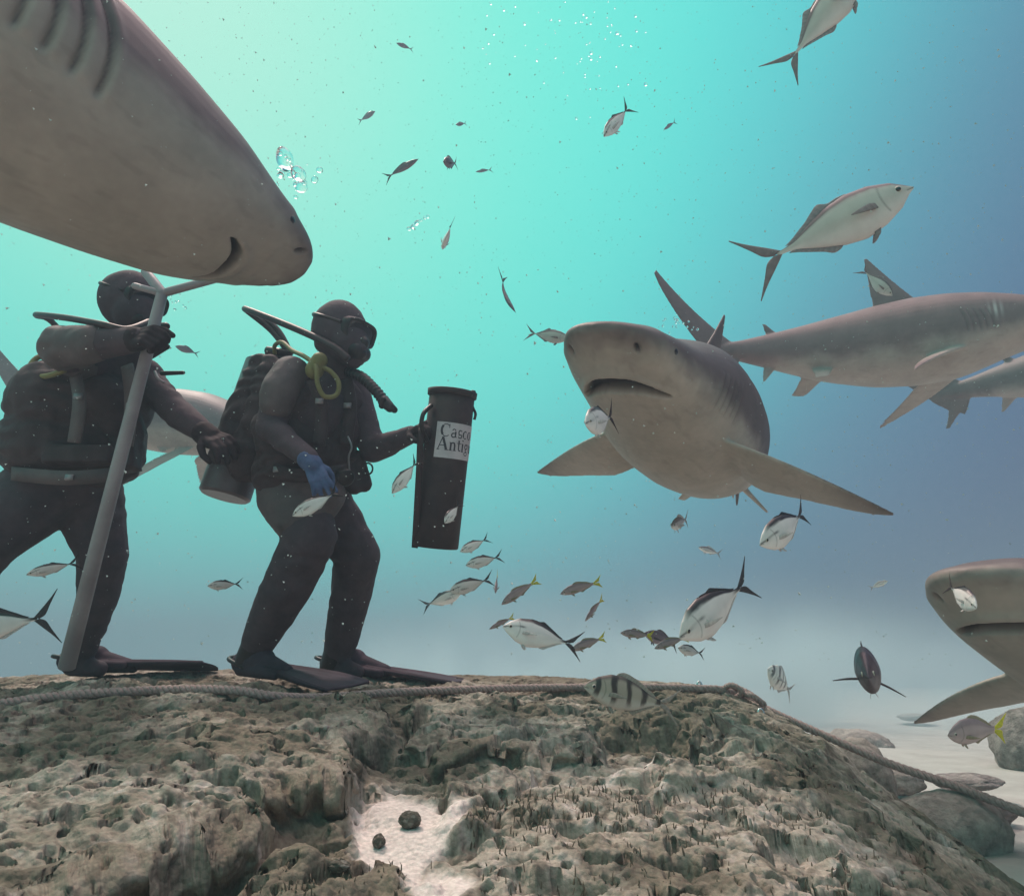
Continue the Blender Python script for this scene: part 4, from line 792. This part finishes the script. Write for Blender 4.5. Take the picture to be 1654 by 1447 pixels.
# belt pouches, rings, clips
b = MB(); b.cap(J(560, 745, 2.62), J(572, 785, 2.60), .040, .034); b.cap(J(575, 740, 2.64), J(588, 782, 2.62), .034, .032); b.build('pouch', M_vest, d1, remesh=.007, smooth=4)
for px_, py_, d_ in ((594, 757, 2.55),):
    th_ = np.linspace(0, 2 * math.pi, 12); MB().tube([J(px_ + 8 * math.cos(t), py_ + 9 * math.sin(t), d_) for t in th_], .0035, 8, 3).build('ring', M_rub, d1)
MB().tube([J(562, 705, 2.48), J(568, 722, 2.46), J(563, 740, 2.46), J(566, 775, 2.48)], .0035, 8).build('clip', M_met, d1)
MB().cap(J(478, 745, 2.36), J(484, 735, 2.36), .006, .008).build('clip', M_met, d1)
b = MB(); strap(b, [J(505, 612, 2.45), J(520, 660, 2.43), J(515, 720, 2.42)], .045, .008, -FWv); strap(b, [J(560, 612, 2.58), J(566, 660, 2.52), J(558, 720, 2.50)], .045, .008, -FWv); strap(b, [J(420, 752, 2.46), J(480, 768, 2.40), J(560, 760, 2.47)], .05, .010, -FWv); b.build('harness_strap', M_vest, d1)
MB().tube([J(446, 575, 2.80), J(425, 640, 2.50), J(448, 716, 2.40), J(500, 752, 2.38), J(556, 770, 2.44)], .007, 10).build('hose', M_hose, d1)
MB().cyl(J(553, 768, 2.44), J(560, 772, 2.40), .030, bev=.004).build('pressure_gauge', M_rub, d1)
for a_, b_, d_ in ((516, 648, 2.42), (561, 655, 2.51), (512, 764, 2.385), (448, 758, 2.42)): MB().box(J(a_, b_, d_), (.014, .004, .010)).build('buckle', M_met, d1)
h1 = J(386, 1088, 2.60); flipper(d1, h1, h1 + (J(560, 1098, 2.30) - h1), .2, (.0, -.15, 1), .60, droop=.02)
h2 = J(524, 1086, 2.84); flipper(d1, h2, h2 + (J(736, 1096, 2.72) - h2), .2, (0, -.05, 1), .60, droop=.01)

# ---- left diver
d2 = empty('person', P(130, 1090, 2.75), 'left diver in a bulky black vest holding a long grey pole upright', 'person', 'scuba divers on the reef')
b = MB()
b.chain([J(80, 790, 2.62), J(135, 790, 2.72)], [.145, .135]); b.cap(J(108, 775, 2.66), J(125, 700, 2.68), .165, .165); b.cap(J(125, 700, 2.68), J(150, 640, 2.68), .165, .165)
b.cap(J(120, 610, 2.6), J(228, 612, 2.72), .10, .09); b.cap(J(195, 600, 2.66), J(208, 550, 2.64), .072, .064)
hd2 = J(212, 487, 2.62); b.ell(hd2, (.112, .122, .118)); b.ell(J(222, 505, 2.58), (.085, .09, .09)); b.cap(J(238, 515, 2.56), J(240, 535, 2.56), .045, .04)
b.chain([J(70, 795, 2.60), J(-20, 865, 2.45), J(-85, 960, 2.5), J(-120, 1060, 2.5)], [.150, .120, .09, .06])
b.chain([J(140, 800, 2.72), J(166, 893, 2.70), J(158, 965, 2.74), J(134, 1045, 2.78), J(118, 1072, 2.8)], [.135, .092, .078, .056, .045]); b.cap(J(118, 1075, 2.8), J(160, 1080, 2.76), .042, .034)
b.chain([J(160, 590, 2.62), J(104, 562, 2.40), J(222, 548, 2.28)], [.090, .078, .042]); b.chain([J(232, 612, 2.72), J(292, 672, 2.62), J(340, 706, 2.54)], [.066, .056, .040])
b.build('body', M_suit, d2, remesh=.009, smooth=6, post=lambda o: wrinkle(o, .0035, 9))
b = MB(); b.chain([J(140, 585, 2.54), J(102, 562, 2.39), J(150, 556, 2.33)], [.080, .078, .066]); b.build('shoulder_sleeve', M_suit2, d2, remesh=.009, smooth=6, post=lambda o: wrinkle(o, .006, 12))
vb = MB(); vb.cap(J(90, 650, 2.58), J(180, 655, 2.66), .165, .150); vb.cap(J(85, 715, 2.58), J(170, 720, 2.66), .175, .150); vb.cap(J(50, 650, 2.66), J(60, 720, 2.66), .085, .100); vb.cap(J(75, 620, 2.62), J(150, 610, 2.66), .09, .10); vb.cap(J(165, 640, 2.56), J(205, 700, 2.60), .09, .07); vb.cap(J(100, 745, 2.60), J(185, 745, 2.66), .13, .10)
vb.box(J(58, 700, 2.50), (.085, .05, .10), np.array(Matrix.Rotation(.12, 3, 'Y'))); vb.box(J(205, 725, 2.56), (.045, .04, .085), np.array(Matrix.Rotation(-.1, 3, 'Y'))); vb.box(J(130, 735, 2.44), (.12, .03, .035))
vb.build('buoyancy_vest', M_vest, d2, remesh=.009, smooth=3, post=bumpy)
tk = MB().cyl(J(62, 775, 2.98), J(128, 560, 3.06), .10, bev=.01).build('air_tank', M_tank, d2, sm=False); add_edge(tk)
MB().tube([J(130, 575, 2.9), J(84, 520, 2.72), J(60, 510, 2.62), J(66, 509, 2.52), J(110, 514, 2.40), J(165, 524, 2.30), J(205, 532, 2.3), J(240, 520, 2.42)], .0115, 12).build('hose', M_hose, d2)
MB().tube([J(90, 572, 2.62), J(62, 577, 2.56), J(49, 592, 2.52), J(56, 607, 2.48), J(78, 607, 2.44), J(104, 598, 2.40)], .010, 12).build('yellow_hose', M_yel, d2)
fd = J(262, 495, 2.52) - hd2; Rh = rot_from(fd, (0, -.1, 1.)); H2 = lambda x_, y_, z_: hd2 + Rh @ np.array([x_, y_, z_])
G = []
for t in np.linspace(0, 2 * math.pi, 40, endpoint=False):
    yy = .080 * math.copysign(abs(math.cos(t)) ** .6, math.cos(t)); z_ = .042 * math.copysign(abs(math.sin(t)) ** .7, math.sin(t)) + .010
    G.append([H2(.070, yy * 1.02, z_ * 1.1), H2(.104 - yy * yy * 2.5, yy * 1.04, z_ * 1.1), H2(.128 - yy * yy * 2.2, yy, z_), H2(.128 - yy * yy * 2.2, yy * .88, (z_ - .01) * .82 + .01), H2(.112 - yy * yy * 2.2, yy * .87, (z_ - .01) * .8 + .01)])
mk2 = MB().grid(np.array(G), close_u=True, close_v=False, cap=False).ell(H2(.080, 0, .010), (.046, .082, .052), Rh).build('mask', M_rub, d2)
G = np.array([[H2(.118 - (yv * yv) * 2.2, yv, zv + .010) for zv in np.linspace(-.030, .036, 5)] for yv in np.linspace(-.070, .070, 12)]); MB().grid(G, close_v=False, cap=False).build('lens', M_glass, mk2)
MB().tube([H2(.08, .082, .015), H2(.0, .116, .02), H2(-.08, .08, .03), H2(-.122, 0, .03), H2(-.08, -.08, .03), H2(.0, -.116, .02), H2(.08, -.082, .015)], .008, 8).build('mask_strap', M_rub, mk2)
MB().cap(H2(.095, 0, -.068), H2(.138, 0, -.070), .022, .024).cap(H2(.125, .022, -.068), H2(.125, -.022, -.068), .033, .033).build('regulator', M_rub, d2, remesh=.004, smooth=3)
MB().ell(H2(.055, 0, -.035), (.055, .055, .03), Rh).build('face', M_skin, d2)
b = MB(); hand_pieces(b, J(214, 548, 2.29), J(250, 540, 2.22) - J(214, 548, 2.29), (-.2, -1, .35), 1, (1.0, 1.1, 1.15, 1.2), s=1.1, r=.0115); b.cap(J(206, 549, 2.30), J(220, 548, 2.28), .045, .042); b.build('glove', M_glv, d2, remesh=.004, smooth=2)
b = MB(); hand_pieces(b, J(336, 704, 2.54), J(378, 722, 2.42) - J(336, 704, 2.54), (-.1, -.6, .8), -1, (.45, .5, .55, .7), s=1.15, r=.012, spread=.8); b.cap(J(330, 700, 2.55), J(342, 708, 2.53), .046, .042); b.build('glove', M_glv, d2, remesh=.004, smooth=2)
b = MB(); b.cap(J(244, 575, 2.52), J(270, 560, 2.46), .012, .010); b.cap(J(262, 603, 2.55), J(296, 602, 2.5), .009, .007); b.cap(J(243, 530, 2.5), J(268, 527, 2.46), .018, .014); b.build('strap_end', M_rub, d2)
MB().tube([J(250, 600, 2.48), J(256, 612, 2.46), J(266, 618, 2.47)], .005, 8).build('clip', M_met, d2)
h3 = J(98, 1084, 2.82); flipper(d2, h3, h3 + (J(325, 1078, 2.86) - h3), .2, (0, .12, 1), .62, droop=-.005)

b = MB(); strap(b, [J(120, 600, 2.46), J(128, 650, 2.37), J(120, 715, 2.36)], .045, .008, -FWv); strap(b, [J(205, 590, 2.52), J(212, 650, 2.47), J(205, 720, 2.47)], .045, .008, -FWv); strap(b, [J(20, 765, 2.44), J(110, 772, 2.38), J(195, 765, 2.46)], .05, .010, -FWv); b.build('harness_strap', M_suit2, d2)
for a_, b_, d_ in ((126, 640, 2.355), (210, 655, 2.455), (112, 771, 2.365)): MB().box(J(a_, b_, d_), (.014, .004, .010)).build('buckle', M_met, d2)
# ---- pole
M_pole = mat('grey_plastic_pipe', (.36, .33, .35), .5, (.27, .245, .26), 7, .2, 60, dist=.003)
pl = empty('pole', P(110, 1082, 2.30), 'long grey plastic pole with short cross arms at its top, held by the left diver', 'pole')
pa, pb = P(107, 1080, 2.28), P(262, 474, 2.34)
MB().cyl(pa, pb, .0265, .0185, bev=.004).build('shaft', M_pole, pl)
MB().cap(pb, P(236, 440, 2.40), .018, .017).build('upper_arm', M_pole, pl)
MB().cap(pb, P(350, 450, 2.36), .0145, .014).build('cross_arm', M_pole, pl); MB().cap(pb, P(218, 462, 2.34), .0125, .011).build('cross_arm', M_pole, pl)
# ---- bait tube
M_tube = mat('black_tube', (.032, .018, .022), .6, (.055, .032, .033), 12, .3, 40, dist=.003)
M_lab = mat('paper_label', (.62, .56, .60), .6); M_ink = mat('label_ink', (.07, .06, .08), .6)
bt = empty('bait_tube', P(703, 886, 2.42), 'tall black bait tube with a white printed label, held by the middle diver', 'tube')
A0, A1 = P(703, 884, 2.42), P(731, 634, 2.47); ax = (A1 - A0) / np.linalg.norm(A1 - A0); H_ = np.linalg.norm(A1 - A0); nv_ = -FWv - ax * (-FWv @ ax); nv_ /= np.linalg.norm(nv_); sv = np.cross(nv_, ax); sv = sv if sv[0] > 0 else -sv
RT = .082
def tcyl(u, h, r=RT): return A0 + ax * h + r * (math.sin(u) * sv + math.cos(u) * nv_)
MB().cyl(A0, A1, RT * 1.0, bev=.004, n=48).build('body', M_tube, bt)
G = np.array([[tcyl(u, h, r) for r, h in ((RT + .001, H_ - .018), (RT + .007, H_ - .016), (RT + .008, H_ + .004), (RT + .001, H_ + .006))] for u in np.linspace(0, 2 * math.pi, 48, endpoint=False)]); MB().grid(G, close_u=True, close_v=True, cap=False).build('rim', M_tube, bt)
# label
hl0, hl1 = .0, .0
def h_of(py): return H_ * (884 - py) / (884 - 634)
u0, u1 = -.42, 1.62; g0_, g1_ = h_of(743), h_of(687)
G = np.array([[tcyl(u, h, RT + .0012) for h in np.linspace(g0_, g1_, 3)] for u in np.linspace(u0, u1, 30)]); lab_ = MB().grid(G, close_v=False, cap=False).build('label', M_lab, bt)
def serif(mb, ch, x0, y0, s):
    """serif letters from strokes on a unit box; returns advance"""
    def st(pts, w_): mb.append((np.array(pts, float), w_))
    arc = lambda cx, cy, rx, ry, a0, a1, n=14: [(cx + rx * math.cos(t), cy + ry * math.sin(t)) for t in np.linspace(math.radians(a0), math.radians(a1), n)]
    L = []; add = lambda p, w0, w1=None: L.append((np.array(p, float), w0, w0 if w1 is None else w1))
    if ch == 'C': add(arc(.38, .5, .33, .46, 48, 312, 24), .05, .05); add(arc(.36, .5, .30, .44, 130, 230), .14); add([(.62, .97), (.62, .68)], .045); adv = .74
    elif ch == 'A': add([(.04, .02), (.36, .98)], .055); add([(.36, .98), (.68, .02)], .14); add([(.17, .34), (.56, .34)], .05); add([(-.04, .02), (.18, .02)], .04); add([(.54, .02), (.84, .02)], .04); adv = .84
    elif ch == 'a': add([(.34, .46), (.34, .08), (.44, .03)], .11, .06); add(arc(.22, .46, .13, .17, 160, 20), .06); add(arc(.19, .17, .14, .15, 60, 320, 16), .075); adv = .50
    elif ch == 's': add(arc(.19, .47, .12, .13, 40, 200, 10) + arc(.19, .30, .10, .06, 180, 250, 4) + arc(.20, .16, .14, .13, 60, -140, 12), .07); add([(.32, .62), (.32, .46)], .03); add([(.06, .18), (.06, .02)], .03); adv = .41
    elif ch == 'c': add(arc(.24, .31, .18, .28, 50, 310, 18), .06); add(arc(.22, .31, .17, .26, 140, 220), .10); adv = .46
    elif ch == 'o': add(arc(.26, .31, .20, .28, 0, 360, 28), .06); add(arc(.25, .31, .18, .24, 140, 220), .10); add(arc(.27, .31, .18, .24, -40, 40), .10); adv = .55
    elif ch == 'n': add([(.12, .60), (.12, .02)], .11); add([(.12, .48), (.24, .60), (.38, .56), (.42, .40), (.42, .02)], .07, .11); add([(.0, .02), (.24, .02)], .04); add([(.30, .02), (.54, .02)], .04); add([(.0, .59), (.12, .59)], .04); adv = .57
    elif ch == 't': add([(.15, .82), (.15, .14), (.24, .03), (.33, .10)], .10, .05); add([(.0, .59), (.32, .59)], .045); adv = .35
    elif ch == 'i': add([(.12, .60), (.12, .02)], .11); add([(.12, .80), (.12, .88)], .12); add([(.0, .02), (.25, .02)], .04); add([(.0, .59), (.12, .59)], .04); adv = .28
    elif ch == 'g': add(arc(.22, .42, .15, .17, 0, 360, 24), .075); add([(.22, .24), (.12, .16), (.2, .08), (.36, .04)], .06); add(arc(.22, -.10, .18, .12, 0, 360, 24), .055); add([(.33, .55), (.44, .62)], .05); adv = .48
    elif ch == 'u': add([(.12, .60), (.12, .16), (.22, .02), (.40, .12)], .11, .07); add([(.42, .60), (.42, .02)], .11); adv = .57
    else: adv = .3
    for p, w0, w1 in L: mb.append((np.array([(x0 + s * a_, y0 + s * b_) for a_, b_ in p]), w0 * s, w1 * s))
    return adv * s
sw = []; s_ = .047; x_ = 0
x_ = .017
for ch in 'Casco': x_ += serif(sw, ch, x_, g1_ - .052, s_) + .001
x_ = .010
for ch in 'Antiguo': x_ += serif(sw, ch, x_, g1_ - .098, s_) + .001
ink = MB()
for p, w0, w1 in sw:
    n0 = len(p); pp = []
    for i in range(n0 - 1):
        k_ = 3
        for j in range(k_): pp.append(p[i] + (p[i + 1] - p[i]) * j / k_)
    pp.append(p[-1]); pp = np.array(pp); T = np.gradient(pp, axis=0); T /= np.linalg.norm(T, axis=1)[:, None] + 1e-9; Nn = np.stack([-T[:, 1], T[:, 0]], -1); ww = np.linspace(w0, w1, len(pp))[:, None] / 2 * 1.25
    e0_, e1_ = pp + Nn * ww, pp - Nn * ww
    G = np.array([[tcyl(u0 + q_[0] / RT, q_[1], RT + .0020) for q_ in (a_, b_)] for a_, b_ in zip(e0_, e1_)]); ink.grid(G, close_v=False, cap=False)
ink.build('lettering', M_ink, lab_, sm=False)
b = MB(); strap(b, [P(686, 690, 2.40), P(680, 700, 2.36), P(677, 760, 2.36), P(672, 850, 2.37), P(670, 884, 2.40)], .022, .006, -FWv, 8); b.build('strap', M_tube, bt)
MB().tube([P(762, 634, 2.47), P(763, 655, 2.46), P(768, 668, 2.45), P(766, 678, 2.45)], .005, 8).cap(P(763, 633, 2.47), P(766, 633, 2.47), .007, .006).build('hook', M_rub, bt)
b = MB(); b.tube([P(697, 655, 2.40), P(684, 668, 2.36), P(681, 690, 2.35), P(690, 712, 2.39)], .008, 10); b.build('handle', M_rub, bt)
# ------------------------------------------------------------------ the water's haze
M_hz = bpy.data.materials.new('haze'); M_hz.use_nodes = True; t = M_hz.node_tree; t.nodes.remove(t.nodes['Principled BSDF'])
pv = t.nodes.new('ShaderNodeVolumePrincipled'); pv.inputs['Density'].default_value = HAZE; pv.inputs['Color'].default_value = (.30, .39, .47, 1); pv.inputs['Anisotropy'].default_value = .3
t.links.new(pv.outputs[0], t.nodes['Material Output'].inputs['Volume'])
hb = MB().box((0, 0, 2.4), (75, 75, 3.9)).build('haze', M_hz, sm=False); tag(hb, 'pale blue haze of the sea water', 'haze', kind='stuff')

# sand stirred up from the bottom, milky over the far seabed
M_sed = bpy.data.materials.new('sediment_cloud'); M_sed.use_nodes = True; t = M_sed.node_tree; t.nodes.remove(t.nodes['Principled BSDF'])
pv = t.nodes.new('ShaderNodeVolumePrincipled'); pv.inputs['Density'].default_value = .42; pv.inputs['Color'].default_value = (.72, .90, .96, 1); t.links.new(pv.outputs[0], t.nodes['Material Output'].inputs['Volume'])
c_s, r_s = np.array([1.6, 9.2, .30]), np.array([7.0, 5.6, 1.6]); so_ = MB().ell((0, 0, 0), r_s, n=32, m=20).build('sediment_cloud', M_sed); so_.location = c_s
tcs = t.nodes.new('ShaderNodeTexCoord'); vm = t.nodes.new('ShaderNodeVectorMath'); vm.operation = 'DIVIDE'; vm.inputs[1].default_value = tuple(r_s); t.links.new(tcs.outputs['Object'], vm.inputs[0])
vl = t.nodes.new('ShaderNodeVectorMath'); vl.operation = 'LENGTH'; t.links.new(vm.outputs[0], vl.inputs[0])
nz_ = t.nodes.new('ShaderNodeTexNoise'); nz_.inputs['Scale'].default_value = .75; nz_.inputs['Detail'].default_value = 3; t.links.new(tcs.outputs['Object'], nz_.inputs['Vector'])
m1 = t.nodes.new('ShaderNodeMapRange'); m1.inputs[1].default_value = 1; m1.inputs[2].default_value = .15; m1.inputs[3].default_value = 0; m1.inputs[4].default_value = 1; t.links.new(vl.outputs['Value'], m1.inputs[0])
m2 = t.nodes.new('ShaderNodeMapRange'); m2.inputs[1].default_value = .42; m2.inputs[2].default_value = .66; m2.inputs[3].default_value = .12; m2.inputs[4].default_value = 1.8; t.links.new(nz_.outputs[0], m2.inputs[0])
mu = t.nodes.new('ShaderNodeMath'); mu.operation = 'MULTIPLY'; pw = t.nodes.new('ShaderNodeMath'); pw.operation = 'POWER'; pw.inputs[1].default_value = 2.6; t.links.new(m1.outputs[0], pw.inputs[0]); t.links.new(pw.outputs[0], mu.inputs[0]); t.links.new(m2.outputs[0], mu.inputs[1]); t.links.new(mu.outputs[0], pv.inputs['Density'])
tag(so_, 'milky cloud of stirred up sand hanging over the far seabed', 'sediment', kind='stuff')
# fine drifting particles in the water
rs = np.random.RandomState(5); npt = 15000; dd_ = rs.uniform(.7, 1, npt) ** .5 * 0 + .8 + 5.2 * rs.rand(npt) ** .8
pxx, pyy = rs.uniform(-300, 1950, npt), rs.uniform(-200, 1120, npt); C_ = CAM + dd_[:, None] * (FWv + ((pxx - CX) / F_)[:, None] * Rv + ((CY - pyy) / F_)[:, None] * Uv)
keep = C_[:, 2] > .55; C_ = C_[keep]; npt = len(C_); r_ = (.0007 + .0020 * rs.rand(npt) ** 3) * (.6 + .25 * dd_[keep])
T4 = np.array([(1, 1, 1), (1, -1, -1), (-1, 1, -1), (-1, -1, 1)]) * .7; Vp = C_[:, None] + T4[None] * r_[:, None, None] * rs.uniform(.4, 1.5, (npt, 4, 1))
Fp = (np.arange(npt)[:, None, None] * 4 + np.array([(0, 1, 2), (0, 3, 1), (0, 2, 3), (1, 3, 2)])[None]).reshape(-1, 3)
M_part = mat('drifting_particle', (.42, .52, .50), .8, (.6, .66, .62), 3)
tag(mesh_obj('drifting_particles', Vp.reshape(-1, 3), Fp, M_part, smooth=False), 'fine specks drifting in the sea water', 'particles', kind='stuff')
